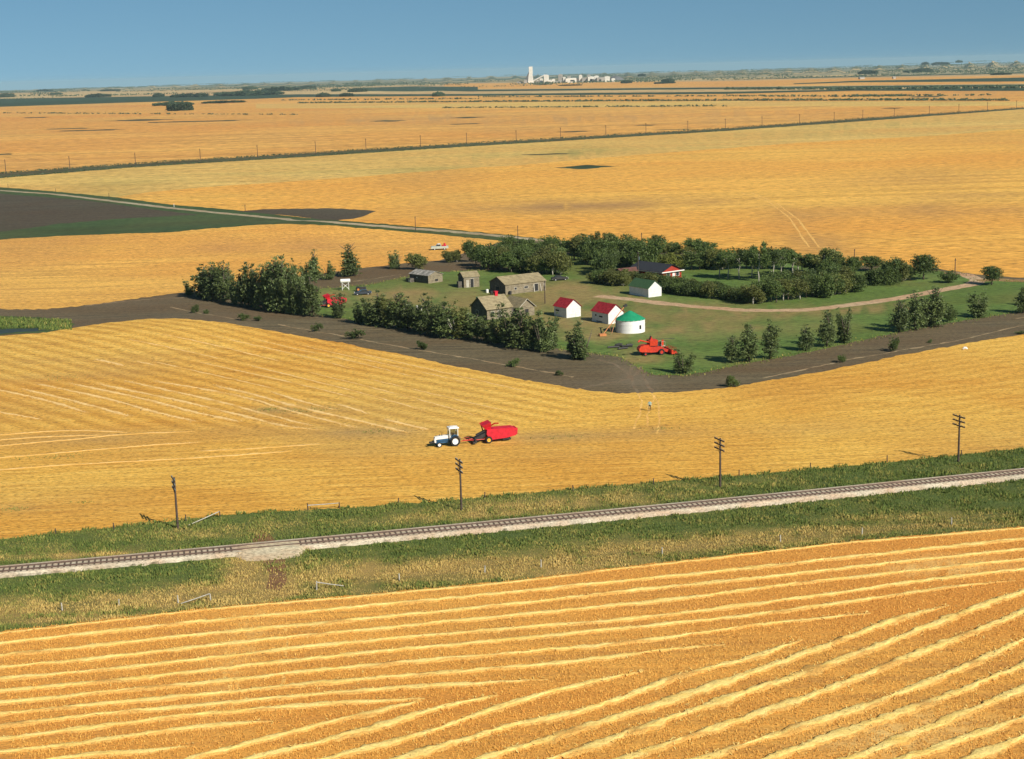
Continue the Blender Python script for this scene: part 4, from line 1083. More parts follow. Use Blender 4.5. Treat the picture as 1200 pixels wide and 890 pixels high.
tree('poplar', 1225, 360, 322, 'young tree just beyond the right edge of the lawn', width=22)
BC = 'dark bushy tree in the clump between the two round trees by the driveway'
for px_, b_, tp_, w_ in [(1024, 334, 316, 20), (1034, 334, 313, 24), (1046, 332, 304, 26), (1056, 331, 305, 24), (1066, 329, 310, 20), (1040, 328, 308, 22)]:
    tree('bush', px_, b_, tp_, BC, 'bushy clump by the driveway', width=w_)
# grove belts
def belt(pl_base, htpx, n_, kinds, label, group, w_, jx=3, jy=2, jh=.2):
    d = dens(pl_base, 1)
    for i in range(n_):
        x, y = d[int((i + .5) / n_ * (len(d) - 1))]
        x += random.uniform(-jx, jx); y += random.uniform(-jy, jy)
        tree(random.choice(kinds), x, y, y - 1.12 * htpx * random.uniform(1 - jh, 1 + jh * .6), label, group, width=w_ * random.uniform(.85, 1.2))
belt([(521, 307), (530, 308), (540, 307)], 12, 3, ['bush'], 'low dark bush at the left tip of the big shelterbelt', 'bushes at the shelterbelt tip', 17, 1, .5)
F1 = 'dark broadleaf tree in the front row of the shelterbelt behind the long barn'
belt([(550, 308), (575, 315), (610, 319), (640, 322), (664, 321)], 24, 17, ['round', 'bush'], F1, 'front row of the shelterbelt behind the barn', 25)
belt([(578, 306), (600, 309), (660, 311)], 20, 10, ['bush', 'round'], F1, 'front row of the shelterbelt behind the barn', 24)
belt([(590, 298), (640, 299), (700, 300)], 16, 13, ['round', 'bush'], 'dark tree in the back row of the shelterbelt against the wheat', 'back row of the shelterbelt', 23)
belt([(668, 305), (700, 311), (735, 312), (765, 314)], 27, 12, ['round', 'bush'], 'dark tree massed behind the red farmhouse', 'trees behind the farmhouse', 27)
belt([(690, 300), (740, 302), (800, 305), (840, 307)], 22, 14, ['round', 'open', 'bush'], 'dark tree in the skyline row above the farmhouse', 'skyline row above the farmhouse', 25, jh=.3)
belt([(806, 317), (840, 316), (860, 315)], 22, 6, ['round', 'bush'], 'dark tree at the back of the green lawn behind the hedge', 'trees at the back of the inner lawn', 25)
belt([(700, 320), (716, 316), (703, 327)], 22, 5, ['round', 'bush'], 'dull green tree left of the farmhouse roof', 'trees left of the farmhouse', 24)
tree('yellow', 787, 318, 299, 'rounded yellow green tree behind the dark farmhouse roof', width=36)
TL = [(843, 325, 297), (853, 327, 294), (866, 327, 292), (881, 326, 290), (889, 330, 284), (906, 328, 290), (915, 324, 291), (929, 322, 292), (940, 320, 300)]
for x, b_, tp_ in TL: tree('open', x, b_, tp_, '%s pale trunked tall tree from the left on the inner lawn' % ORD[TL.index((x, b_, tp_))], 'pale trunked trees on the inner lawn', width=26)
belt([(868, 316), (900, 315), (940, 318), (985, 322)], 20, 11, ['round', 'bush', 'open'], 'dark tree behind the pale trunked trees', 'trees behind the pale trunks', 25, jh=.3)
tree('open', 966, 325, 290, 'tall open crowned tree rising above the right end of the grove', width=34)
tree('open', 975, 324, 293, 'second tall open tree at the right end of the grove', width=26)
belt([(965, 328), (985, 326), (1003, 322)], 20, 5, ['round', 'bush'], 'dark tree at the right end of the grove', 'trees at the right end of the grove', 24)
H1 = 'dark hedge shrub in the row in front of the farmhouse and its lawn'
belt([(692, 331), (715, 334), (735, 337)], 13, 7, ['bush'], H1, 'hedge shrubs in front of the farmhouse', 20, 1, 1)
belt([(778, 343), (810, 347), (840, 350), (868, 354), (895, 356)], 14, 17, ['bush'], H1, 'hedge shrubs in front of the farmhouse', 19, 1, 1)
belt([(700, 327), (740, 330), (790, 335), (830, 341), (870, 347)], 10, 18, ['bush'], H1, 'hedge shrubs in front of the farmhouse', 17, 1, 1)
H2 = 'dark green tree in the dense clump at the right of the hedge'
belt([(880, 356), (905, 354), (940, 351), (975, 346), (1002, 341)], 24, 18, ['bush', 'round'], H2, 'dense clump at the right of the hedge', 25, 1.5, 1.5)
belt([(900, 343), (940, 341), (990, 336), (1000, 333)], 22, 12, ['bush', 'round'], H2, 'dense clump at the right of the hedge', 25)
for x, b_, tp_ in ((764, 340, 321), (783, 341, 323), (801, 343, 325)): tree('bush', x, b_, tp_, H1, 'hedge shrubs in front of the farmhouse', width=20)
# shrubs planted on the tilled strip
SH = [(228, 366.5, 9, 11, 'round green shrub nearest the windbreak on the tilled strip'), (242, 368, 5, 7, 'tiny shrub just right of the one nearest the windbreak'), (286, 375.5, 8, 13, 'left shrub of the close pair on the tilled strip'), (302, 376.5, 6, 10, 'right shrub of the close pair on the tilled strip'),
      (372, 389, 10, 12, 'upright shrub in line with the gap after the windbreak'), (417, 397.5, 11, 19, 'widest shrub on the tilled strip'), (495, 410, 11, 13, 'shrub on the tilled strip below the middle tree row'), (600, 429.5, 9, 16, 'flat shrub on the tilled strip left of the corner'),
      (655.5, 440, 6, 10, 'small dark shrub close to the tilled corner'), (859, 453, 13, 17, 'spiky shrub right of the tilled corner near the stubble'), (985, 425, 9, 13, 'low shrub on the pale line of the right tilled strip'), (1049, 412, 16, 15, 'tallest shrub on the right tilled strip'), (1089, 402, 4, 6, 'tiniest shrub on the right tilled strip'), (1197, 392, 4, 12, 'low weed shrub at the right edge of the tilled strip')]
for x, b_, h_, w_, lb in SH: tree('shrub', x, b_, b_ - h_, lb, 'shrubs planted on the tilled strip', width=w_)

# distant tree bluffs
FAR = [(211, 129.8, 30, 8, 'dense rectangular wood standing alone in the far orange field'), (203, 124, 44, 4.5, 'low dark wood just behind the rectangular wood'), (262, 121, 48, 2.8, 'long thin wood right of the rectangular wood'),
       (186, 114, 13, 4.5, 'small round bluff above the left end of the rectangular wood'), (222, 114, 42, 4.2, 'long bluff on the green strip above the rectangular wood'), (292, 112, 75, 5.5, 'longest dark bluff on the far green strip'),
       (293, 105.5, 17, 4.3, 'bluff on the skyline slope above the longest bluff'), (329, 107, 42, 5, 'scattered bluff right of the skyline one'), (360, 105, 20, 4.2, 'bluff at the end of the scattered row'), (394, 107.5, 11, 3.5, 'lone small bluff on the pale far field'),
       (419, 108, 22, 4.2, 'flat topped bluff left of the far green field'), (379, 114, 16, 5, 'grey green bluff at the left of the two on the dark strip'), (406, 113.5, 16, 4.3, 'grey green bluff at the right of the two on the dark strip'), (514, 113.2, 14, 5.4, 'dome shaped bluff alone on the dark strip'),
       (8, 114.5, 17, 5, 'bluff at the far left edge'), (52, 107, 17, 2.2, 'low skyline bluff at the left'), (66, 111.2, 14, 2.4, 'small bluff under the left skyline'), (115, 114, 28, 4, 'wide bluff under the left skyline'), (129, 107, 22, 2.2, 'long low bluff on the left skyline'), (101, 107, 8, 1.8, 'tiny skyline bluff at the left'),
       (734, 97.6, 13, 3.4, 'dark bluff in front of the grey spoil heap'), (779, 98, 24, 2, 'thin dark bluff right of the mine'), (783, 96.5, 15, 4.5, 'grey green bluff behind the thin dark one'), (752, 89.5, 9, 3, 'small dome bluff beyond the spoil heap'), (668, 100.6, 27, 1.3, 'thin low thicket below the mine buildings'), (636, 99.6, 20, 1.2, 'thin thicket below the mine headframe'),
       (1017, 87, 22, 4.6, 'dark bluff at the foot of the right hills'), (1062, 85.5, 7, 2.5, 'small bluff between two on the right hills'), (1081, 85, 24, 5, 'large bluff on the lower slope of the right hills'), (1084, 76, 8, 3, 'round bluff on the right skyline'), (1102, 76, 20, 3, 'long bluff on the right skyline'), (1124, 73.5, 8, 2.6, 'last dark bluff on the right skyline'), (1173, 88, 23, 2.6, 'low bluff at the far right slope')]
fcm = []
for i in range(3):
    rnd = random.Random(i + 31); mb = MB(); at = []
    for _ in range(900):
        x = rnd.uniform(-.5, .5); y = rnd.uniform(-.5, .5)
        if x * x + y * y > .26: continue
        hh = (.55 + .45 * rnd.random()) * (1 - 1.2 * (x * x) * (i != 0)); z = rnd.uniform(.05, hh); tn = rnd.random()
        for k in range(7):
            p = Vector((x + rnd.gauss(0, .02), y + rnd.gauss(0, .02), max(.01, z + rnd.gauss(0, .05))))
            u = Vector((rnd.gauss(0, 1), rnd.gauss(0, 1), rnd.gauss(0, 1))).normalized(); v_ = u.orthogonal().normalized(); s_ = .028
            sx = Vector((s_, s_, s_ * 3.5)); b0 = len(mb.v)
            for q in (u, v_, -u, -v_): mb.v.append((p.x + q.x * sx.x, p.y + q.y * sx.y, p.z + q.z * sx.z))
            mb.f.append((b0, b0 + 1, b0 + 2, b0 + 3)); mb.m.append(0); at += [min(1, .6 * tn + .4 * rnd.random())] * 4
    o = mb.build('tree_bluff', M['leaf_far'], attr=('leaf', at)); fcm.append(o.data); bpy.data.objects.remove(o)
for i, (x, b_, w_, h_, lb) in enumerate(FAR):
    p = P(x, b_); s = psc(p)
    o = bpy.data.objects.new('tree_bluff', fcm[0 if i == 0 else 1 + i % 2]); COL.objects.link(o); o.location = p - Vector((0, 0, .03 * h_ / s))
    o.scale = (w_ / s, min(w_ / s, 3.0 * w_ / s), h_ / s * 1.05); o.rotation_euler = (0, 0, random.choice([0, math.pi]) + .02)
    tag(o, lb, 'tree bluff', 'distant tree bluffs')
# uncountable far woods and hedges
mb = MB(); at = []
rnd = random.Random(3)
def blob(p, w_, h_, n_):
    for _ in range(n_):
        x = p.x + rnd.uniform(-.5, .5) * w_; y = p.y + rnd.uniform(-.5, .5) * min(w_ * .7, 60); z = hz(x, y) + rnd.uniform(0, .85) * h_
        s_ = h_ * .35; u = Vector((rnd.gauss(0, 1.6), rnd.gauss(0, 1), rnd.gauss(0, 1))).normalized(); v_ = u.orthogonal().normalized(); b0 = len(mb.v)
        for q in (u, v_, -u, -v_): mb.v.append((x + q.x * s_ * 1.5, y + q.y * s_, z + q.z * s_))
        mb.f.append((b0, b0 + 1, b0 + 2, b0 + 3)); mb.m.append(0); at.extend([rnd.random()] * 4)
for _ in range(230):
    y = 6000 * math.exp(rnd.uniform(0, 1.35)); x = y * rnd.uniform(-.42, .42)
    p = G(x, y); w_ = rnd.uniform(60, 420) * (1 if rnd.random() < .6 else 2); blob(p, w_, rnd.uniform(5, 9), int(40 + w_ / 5))
for pl, dn, hh in [([(560, 114.3), (850, 113.2), (1000, 113.5), (1160, 112)], .5, 4), ([(350, 121.3), (550, 119.8), (850, 118.3), (1010, 118), (1180, 118.2)], 1.0, 4), ([(520, 127), (700, 125.8), (850, 124.8)], .6, 3), ([(850, 105.3), (1000, 105.3), (1200, 103.2)], 1.0, 7), ([(0, 133), (150, 133.8), (350, 135)], .3, 3), ([(330, 118), (560, 116.2)], .6, 4), ([(60, 133), (75, 133.5)], 2, 3), ([(1000, 113), (1060, 112.8)], 2, 4)]:
    for x, y in dens(pl, 1.1):
        if rnd.random() < dn * .75: blob(P(x + rnd.uniform(-.5, .5), y + rnd.uniform(-.15, .15)), rnd.uniform(3, 8), hh * rnd.uniform(.5, 1), 8)
for pl in (FL, FT):
    for x, y in dens(ext(pl, -40, 1240), 1.3):
        p = P(x, y + rnd.uniform(-.3, .3)); blob(p, 4, rnd.uniform(.4, 1.3), 5)
tag(mb.build('far_woods', M['leaf_far'], attr=('leaf', at)), 'far off woods, hedges and field bushes fading toward the horizon', 'woods', kind='stuff')

# ------------------------------------------------------------------ buildings
def quad(mb, a, b_, c_, d, th, mi=0):
    """a thin slab with real thickness"""
    A = [Vector(v) for v in (a, b_, c_, d)]; n_ = (A[1] - A[0]).cross(A[3] - A[0]).normalized() * th
    lo = [v - n_ for v in A]; mb.add(A + lo, [(0, 1, 2, 3), (7, 6, 5, 4), (0, 4, 5, 1), (1, 5, 6, 2), (2, 6, 7, 3), (3, 7, 4, 0)], mi)

def gabled(name, label, cat, px_, py_, ang, w, l, wall, peak, wmat, rmat, ridge='y', over=.25, smat=None, group=None, drop=0):
    """local x runs right along the wall that faces the sun, local y runs back; origin = nearest corner"""
    p = P(px_, py_)
    t_ = thing(name, p + Vector((0, 0, -.05 - drop)), rad(ang), label, cat, group)
    if ridge == 'y': g = [(0, 0, 0), (w, 0, 0), (w, 0, wall), (w / 2, 0, peak), (0, 0, wall)]; back = Vector((0, l, 0))
    else: g = [(0, 0, 0), (0, l, 0), (0, l, wall), (0, l / 2, peak), (0, 0, wall)]; back = Vector((w, 0, 0))
    pts = [Vector(v) for v in g]; pts += [v + back for v in pts]
    wl_ = MB()
    th = .0
    e1 = (0, 1, 2, 3, 4) if ridge == 'y' else (4, 3, 2, 1, 0)
    fe = [e1, tuple(9 - i for i in range(5)) if ridge == 'y' else (5, 6, 7, 8, 9)]
    fs_ = [(0, 4, 9, 5), (1, 6, 7, 2)] if ridge == 'y' else [(0, 5, 9, 4), (1, 2, 7, 6)]
    wl_.add(pts, fe + fs_); wl_.m = [0, 0, 1, 1]; wl_.build('wall', [wmat, smat or wmat], t_)
    r = MB(); o_ = over
    if ridge == 'y':
        sl = (peak - wall) / (w / 2); z0 = wall - o_ * sl + .07; z1 = peak + .07
        quad(r, (-o_, -o_, z0), (w / 2, -o_, z1), (w / 2, l + o_, z1), (-o_, l + o_, z0), -.07)
        quad(r, (w / 2, -o_, z1), (w + o_, -o_, z0), (w + o_, l + o_, z0), (w / 2, l + o_, z1), -.07)
    else:
        sl = (peak - wall) / (l / 2); z0 = wall - o_ * sl + .07; z1 = peak + .07
        quad(r, (-o_, -o_, z0), (w + o_, -o_, z0), (w + o_, l / 2, z1), (-o_, l / 2, z1), -.07)
        quad(r, (-o_, l / 2, z1), (w + o_, l / 2, z1), (w + o_, l + o_, z0), (-o_, l + o_, z0), -.07)
    r.build('roof', rmat, t_)
    return t_
def opening(parent, name, side, u, z, wd, ht, mat, fr=None):
    """door or window set 3 cm proud; side 'x' = sunny wall (y=0), 'y' = left wall (x=0)"""
    mb = MB()
    if side == 'x': mb.box((u, -.015, z + ht / 2), (wd, .05, ht))
    else: mb.box((-.015, u, z + ht / 2), (.05, wd, ht))
    o = mb.build(name, mat, parent)
    if fr:
        f = MB()
        for du, dz, a, b_ in ((0, ht / 2 + .05, wd + .2, .1), (0, -ht / 2 - .05, wd + .2, .1), (-wd / 2 - .05, 0, .1, ht), (wd / 2 + .05, 0, .1, ht)):
            if side == 'x': f.box((u + du, -.03, z + ht / 2 + dz), (a, .08, b_))
            else: f.box((-.03, u + du, z + ht / 2 + dz), (.08, a, b_))
        f.build('frame', fr, o)
    return o
g1 = gabled('granary', 'small white granary with red roof, left one, nearest the long barn', 'granary', 664, 373, 33, 4.3, 5.3, 2.6, 4.35, M['white_board'], M['red_roof'])
opening(g1, 'hatch', 'y', 3.9, 1.35, 1.5, .38, M['trim_dark']); opening(g1, 'door', 'x', 3.3, .05, .8, 1.2, M['white_board'], M['white_paint'])
g2 = gabled('granary', 'small white granary with red roof, right one, behind the round bin', 'granary', 713, 380.3, 33, 4.5, 6.6, 2.65, 4.5, M['white_board'], M['red_roof'])
opening(g2, 'hatch', 'y', 3.0, 1.4, 1.3, .32, M['trim_dark']); opening(g2, 'hatch', 'y', 5.0, 1.5, .5, .4, M['trim_dark']); opening(g2, 'hatch', 'y', 3.6, .2, 2.2, .22, M['wood_grey_shade'])
g3 = gabled('garage', 'white garage with dark green roof beside the driveway and hedge', 'garage', 760, 348.9, 33, 4.4, 8.3, 2.45, 4.2, M['white_board'], M['green_roof'])
MB().box((-.03, 4.15, 2.32), (.06, 8.3, .18)).build('fascia', M['white_paint'], g3)
g4 = gabled('livestock_shed', 'low grey wooden shed with patched tin roof at the lawn back', 'shed', 502, 332.7, 42, 5.4, 8.6, 2.3, 3.3, M['wood_tan_sunlit'], M['tin_patch'], smat=M['wood_grey_shade'])
opening(g4, 'window', 'x', 3.1, .5, 1.1, .6, M['trim_dark']); opening(g4, 'window', 'y', 5.2, 1.3, .3, .3, M['white_paint'])
lt = MB().box((-.9, 7.2, .6), (1.6, 2.0, 1.2)); lt.build('lean_to', M['wood_grey_shade'], g4); MB().box((-1.72, 6.7, .55), (.06, .8, .7)).build('panel', M['grey_wood'], g4)
g5 = gabled('small_shed', 'small weathered shed with open dark doorway facing the yard', 'shed', 543.8, 337.6, 20, 4.6, 5.0, 3.0, 4.2, M['wood_grey_shade'], M['shingle'], 'x', smat=M['wood_tan_sunlit'])
opening(g5, 'door', 'x', 2.4, .05, .95, 2.4, M['trim_dark'], M['grey_wood']); opening(g5, 'door_leaf', 'x', 1.1, .1, .8, 2.1, M['grey_wood']); opening(g5, 'board', 'x', 2.3, 2.72, 4.3, .22, M['grey_wood'])
MB().box((-.8, 1.5, .9), (1.2, 1.4, 1.8)).build('lean_to', M['wood_grey_shade'], g5)
g6 = gabled('barn', 'long weathered barn with tan shingle roof beside the shelterbelt', 'barn', 592.5, 345.8, 31, 13.0, 8.4, 2.75, 4.5, M['wood_grey_shade'], M['shingle'], 'x', smat=M['wood_tan_sunlit'])
opening(g6, 'door', 'y', 4.2, .1, 2.2, 1.8, M['trim_dark'], M['wood_tan_sunlit']); opening(g6, 'door', 'x', 9.9, .2, 1.1, 2.0, M['trim_dark'], M['grey_wood']); opening(g6, 'window', 'x', 3.2, 1.2, .7, .6, M['trim_dark'], M['grey_wood']); opening(g6, 'window', 'x', 6.6, 1.3, 1.2, .5, M['trim_dark'], M['grey_wood'])
for u in (9.0, 11.2, 12.4): MB().box((u, -.45, 1.35), (.14, .14, 2.9), 0, 0).build('prop', M['grey_wood'], g6).rotation_euler = (-.25, 0, 0)
# old house: main block and a cross gable
oh = gabled('old_house', 'abandoned weathered farmhouse with tan roofs and red chimney among trees', 'house', 571, 375.5, 33, 7.2, 7.4, 2.7, 5.3, M['wood_grey_shade'], M['shingle'], 'x', .35, smat=M['wood_tan_sunlit'])
opening(oh, 'window', 'x', 1.6, 1.0, .9, 1.0, M['trim_dark'], M['grey_wood']); opening(oh, 'window', 'y', 4.5, 1.1, .9, .9, M['trim_dark'], M['grey_wood']); opening(oh, 'door', 'x', 3.6, .1, .9, 2.0, M['wood_grey_shade'], M['grey_wood'])
ch = MB(); ch.box((5.0, 3.7, 5.5), (.8, .8, 1.5)).box((5.0, 3.7, 6.3), (.95, .95, .15)); ch.build('chimney', M['red_paint'], oh)
def wing(parent, x0, y0, w, l, wall, peak):
    pts = [Vector(v) for v in ((x0, y0, 0), (x0 + w, y0, 0), (x0 + w, y0, wall), (x0 + w / 2, y0, peak), (x0, y0, wall))]; pts += [v + Vector((0, l, 0)) for v in pts]
    wl = MB().add(pts, [(0, 1, 2, 3, 4), (9, 8, 7, 6, 5), (0, 4, 9, 5), (1, 6, 7, 2)]).build('wall', M['wood_tan_sunlit'], parent)
    r = MB(); o_ = .35; sl = (peak - wall) / (w / 2); z0 = wall - o_ * sl + .08; z1 = peak + .08
    quad(r, (x0 - o_, y0 - o_, z0), (x0 + w / 2, y0 - o_, z1), (x0 + w / 2, y0 + l, z1), (x0 - o_, y0 + l, z0), -.08)
    quad(r, (x0 + w / 2, y0 - o_, z1), (x0 + w + o_, y0 - o_, z0), (x0 + w + o_, y0 + l, z0), (x0 + w / 2, y0 + l, z1), -.08)
    r.build('roof', M['shingle'], parent)
    bb = MB()
    for sgn in (-1, 1):
        bb.tube([(x0 + w / 2 + sgn * (w / 2 + o_), y0 - o_ - .03, z0 - .02), (x0 + w / 2, y0 - o_ - .03, z1 - .02)], .07, 4)
    bb.build('bargeboard', M['grey_wood'], wl)
wing(oh, 8.6, -1.2, 4.6, 7.6, 2.4, 4.3); opening(oh, 'window', 'x', 10.9, .9, 1.0, .9, M['trim_dark']).location = (0, -1.21, 0)
lk_ = MB().box((7.9, 2.8, 1.2), (1.5, 4.5, 2.4)); lk_.build('wall', M['wood_grey_shade'], oh)
# farmhouse behind the hedge
fh = gabled('farmhouse', 'red farmhouse with low black roof and white eave behind the hedge', 'house', 776, 329, 38, 7.6, 13.0, 2.6, 4.2, M['red_wall'], M['dark_roof'], 'y', .55)
MB().box((3.8, -.62, 2.33), (8.8, .1, .28)).build('fascia', M['white_paint'], fh)
MB().box((-.66, 6.5, 2.25), (.1, 14.0, .22)).build('fascia', M['grey_wood'], fh)
opening(fh, 'window', 'x', 2.4, .9, 1.2, 1.1, M['glass'], M['white_paint']); opening(fh, 'window', 'x', 6.0, .9, 1.2, 1.1, M['glass'], M['white_paint']); opening(fh, 'door', 'x', 4.5, .05, .9, 2.0, M['white_paint'])
ca = gabled('carport', 'low rusty brown roofed outbuilding left of the red farmhouse', 'outbuilding', 730, 328, 30, 6.0, 5.0, 2.1, 2.9, M['wood_grey_shade'], M['rust_roof'], 'x', .3)
# round bin
bp = P(740, 391.3); bp = bp + Vector((.0, 3.3, 0))
rb = thing('grain_bin', bp, 0, 'round white grain bin with bright green conical roof beside the granaries', 'grain bin')
n_ = 40; mb = MB(); vs = []
for z, r in ((-.1, 3.4), (3.0, 3.4)):
    for k in range(n_): vs.append((r * math.cos(2 * math.pi * k / n_), r * math.sin(2 * math.pi * k / n_), z))
mb.add(vs, [(k, (k + 1) % n_, n_ + (k + 1) % n_, n_ + k) for k in range(n_)]); mb.build('wall', M['white_metal'], rb, smooth=True)
mb = MB()
for z in (.95, 1.95): mb.tube([(3.42 * math.cos(2 * math.pi * k / n_), 3.42 * math.sin(2 * math.pi * k / n_), z) for k in range(n_ + 1)], .025, 4)
mb.build('band', M['white_metal'], rb)
mb = MB(); vs = [(3.55 * math.cos(2 * math.pi * k / 20), 3.55 * math.sin(2 * math.pi * k / 20), 2.92) for k in range(20)] + [(.35 * math.cos(2 * math.pi * k / 20), .35 * math.sin(2 * math.pi * k / 20), 4.75) for k in range(20)] + [(0, 0, 4.85)]
mb.add(vs, [(k, (k + 1) % 20, 20 + (k + 1) % 20, 20 + k) for k in range(20)] + [(20 + k, 20 + (k + 1) % 20, 40) for k in range(20)]); mb.build('roof', M['bright_green'], rb)
a = rad(-52); MB().box((3.4 * math.cos(a), 3.4 * math.sin(a), 1.35), (.12, .55, .9), a).build('hatch', M['trim_dark'], rb)
a = rad(-160); ld = MB()
for s_ in (-.25, .25): ld.tube([(3.55 * math.cos(a) - s_ * math.sin(a), 3.55 * math.sin(a) + s_ * math.cos(a), z) for z in (0, 3.1)], .04, 5)
for k in range(9): ld.tube([(3.55 * math.cos(a) - s_ * math.sin(a), 3.55 * math.sin(a) + s_ * math.cos(a), .2 + k * .33) for s_ in (-.25, .25)], .025, 4)
ld.build('ladder', M['dark_iron'], rb)
# grain auger leaning over the bin
a0 = P(706.5, 394); top_ = bp + Vector((-1.2, .2, 5.9))
au = thing('grain_auger', a0, 0, 'long orange grain auger leaning up over the round bin roof', 'grain auger')
e = top_ - a0; dn_ = e.normalized()
MB().tube([(0, 0, .3), tuple(e)], .10, 8).build('tube', M['orange_iron'], au)
MB().box(tuple(e + Vector((.1, 0, .05))), (.9, .5, .5), .3, -.4).build('motor_head', M['dark_iron'], au)
MB().box((-.1, -.1, .3), (1.6, 1.1, .5), .3).build('hopper', M['orange_iron'], au)
fr = MB()
for s_ in (-1, 1): fr.tube([tuple(e * .28 + Vector((s_ * .1, 0, 0))), (e.x * .22 + s_ * .9, e.y * .22 - .3 * s_, .35), tuple(e * .6)], .05, 5)
fr.build('frame', M['orange_iron'], au)
def wheel(parent, x, y, r, w, rim, rr=.55, name='wheel', tyre=None):
    """axis along y"""
    mb = MB(); n = 22; prof = [(rr * r, -w * .42), (r * .93, -w / 2), (r, -w * .32), (r, w * .32), (r * .93, w / 2), (rr * r, w * .42)]
    vs = [(q * math.cos(2 * math.pi * k / n), o_, q * math.sin(2 * math.pi * k / n)) for k in range(n) for q, o_ in prof]
    m_ = len(prof); fs = [(k * m_ + j, k * m_ + j + 1, ((k + 1) % n) * m_ + j + 1, ((k + 1) % n) * m_ + j) for k in range(n) for j in range(m_ - 1)]
    wh = mb.add(vs, fs).build(name, tyre or M['tyre'], parent, loc=(x, y, r))
    rm = MB(); vs = []
    for q, o_ in ((rr * r, -w * .40), (rr * r * .85, -w * .25), (rr * r * .35, -w * .22), (rr * r * .3, -w * .36), (rr * r * .3, w * .36), (rr * r * .35, w * .22), (rr * r * .85, w * .25), (rr * r, w * .40)):
        vs += [(q * math.cos(2 * math.pi * k / n), o_, q * math.sin(2 * math.pi * k / n)) for k in range(n)]
    fs = [(j * n + k, j * n + (k + 1) % n, (j + 1) * n + (k + 1) % n, (j + 1) * n + k) for j in range(7) for k in range(n)] + [tuple(range(3 * n, 4 * n)), tuple(range(4 * n, 5 * n))]
    rm.add(vs, fs); rm.build('rim', rim, wh)
    return wh

# ------------------------------------------------------------------ tractor (local: front = +x), faces left in the photo
tp = P(532, 521.6); tp2 = P(513, 523.4)
tang = math.atan2(tp2.y - tp.y, tp2.x - tp.x)
tr = thing('tractor', tp, tang, 'blue and white farm tractor with cab, facing left on the stubble', 'tractor')
yo = .0
for s_ in (-1, 1):
    wheel(tr, 0, s_ * .92, .84, .46, M['rim_white'], .6); wheel(tr, 2.62, s_ * .78, .42, .24, M['rim_white'], .6)
MB().prism([(-.5, .55), (3.2, .55), (3.2, .95), (2.5, 1.22), (-.5, 1.15)], -.27, .27).build('chassis', M['blue_paint'], tr)
MB().prism([(.75, .9), (3.0, .9), (3.0, 1.22), (.75, 1.30)], -.36, .36).build('engine', M['blue_paint'], tr)
MB().prism([(.72, 1.28), (3.22, 1.16), (3.30, 1.40), (3.2, 1.62), (2.4, 1.75), (.72, 1.78)], -.35, .35).build('hood', M['white_paint'], tr)
gr_ = MB().prism([(3.02, .72), (3.30, .72), (3.34, 1.38), (3.06, 1.17)], -.33, .33); gr_.build('grille', M['white_paint'], tr)
MB().box((3.75, 0, .78), (.75, .5, .22)).box((3.45, 0, .7), (.5, .3, .2)).build('front_weight', M['dark_iron'], tr)
MB().tube([(2.0, .12, 1.7), (2.0, .12, 2.15)], .05, 6).tube([(2.35, -.1, 1.7), (2.35, -.1, 1.95)], .07, 6).build('exhaust_pipe', M['dark_iron'], tr)
MB().box((2.62, 0, .42), (.14, 1.4, .14)).box((0, 0, .84), (.3, 1.7, .3)).build('axle', M['blue_paint'], tr)
for s_ in (-1, 1):
    f = MB(); n = 9
    vs = []
    for k in range(n):
        an = rad(20 + 140 * k / (n - 1)); 
        for q, o_ in ((.93, .62), (.93, 1.16), (.99, 1.16), (.99, .62)): vs.append((q * math.cos(an), s_ * o_, .84 + q * math.sin(an)))
    fs = [(k * 4 + j, (k + 1) * 4 + j, (k + 1) * 4 + (j + 1) % 4, k * 4 + (j + 1) % 4) for k in range(n - 1) for j in range(4)] + [(0, 1, 2, 3), tuple((n - 1) * 4 + j for j in (3, 2, 1, 0))]
    f.add(vs, fs); f.build('fender', M['blue_paint'], tr)
cabp = MB()
for x, y in ((-.55, -.68), (-.55, .68), (.80, -.66), (.80, .66)): cabp.box((x, y, 2.05), (.10, .10, 1.75))
cabp.box((.12, -.69, 1.36), (1.3, .07, .50)).box((.12, .69, 1.36), (1.3, .07, .50)).box((-.57, 0, 1.36), (.07, 1.3, .5)).box((.83, 0, 1.40), (.07, 1.3, .55))
cab_ = cabp.build('cab', M['white_paint'], tr)
gl = MB()
for y in (-.68, .68): gl.box((.12, y, 2.22), (1.2, .02, 1.2))
for x in (-.55, .82): gl.box((x, 0, 2.22), (.02, 1.2, 1.15))
mg, tg, bg_ = newmat('clear cab glass'); tpn = tg.nodes.new('ShaderNodeBsdfTransparent'); gln = tg.nodes.new('ShaderNodeBsdfGlossy'); gln.inputs['Roughness'].default_value = .05
tpn.inputs[0].default_value = (.75, .8, .8, 1); mxn = tg.nodes.new('ShaderNodeMixShader'); mxn.inputs[0].default_value = .12
lk(tg, tpn.outputs[0], mxn.inputs[1]); lk(tg, gln.outputs[0], mxn.inputs[2]); lk(tg, mxn.outputs[0], tg.nodes['Material Output'].inputs[0])
gl.build('window', mg, cab_)
MB().box((.10, 0, 2.98), (1.75, 1.62, .16), taper=.93).box((.15, 0, 3.1), (1.2, 1.2, .1), taper=.8).build('cab_roof', M['white_paint'], tr)
MB().box((-.15, 0, 1.55), (.5, .5, .14)).box((-.38, 0, 1.9), (.12, .48, .7)).build('seat', M['dark_iron'], tr)
sw = MB().tube([(.5 + .06 * math.cos(a), .2 * math.sin(a), 1.95 + .18 * math.cos(a)) for a in [k * math.pi / 6 for k in range(13)]], .02, 5); sw.tube([(.75, 0, 1.5), (.5, 0, 1.95)], .03, 5); sw.build('steering_wheel', M['dark_iron'], tr)
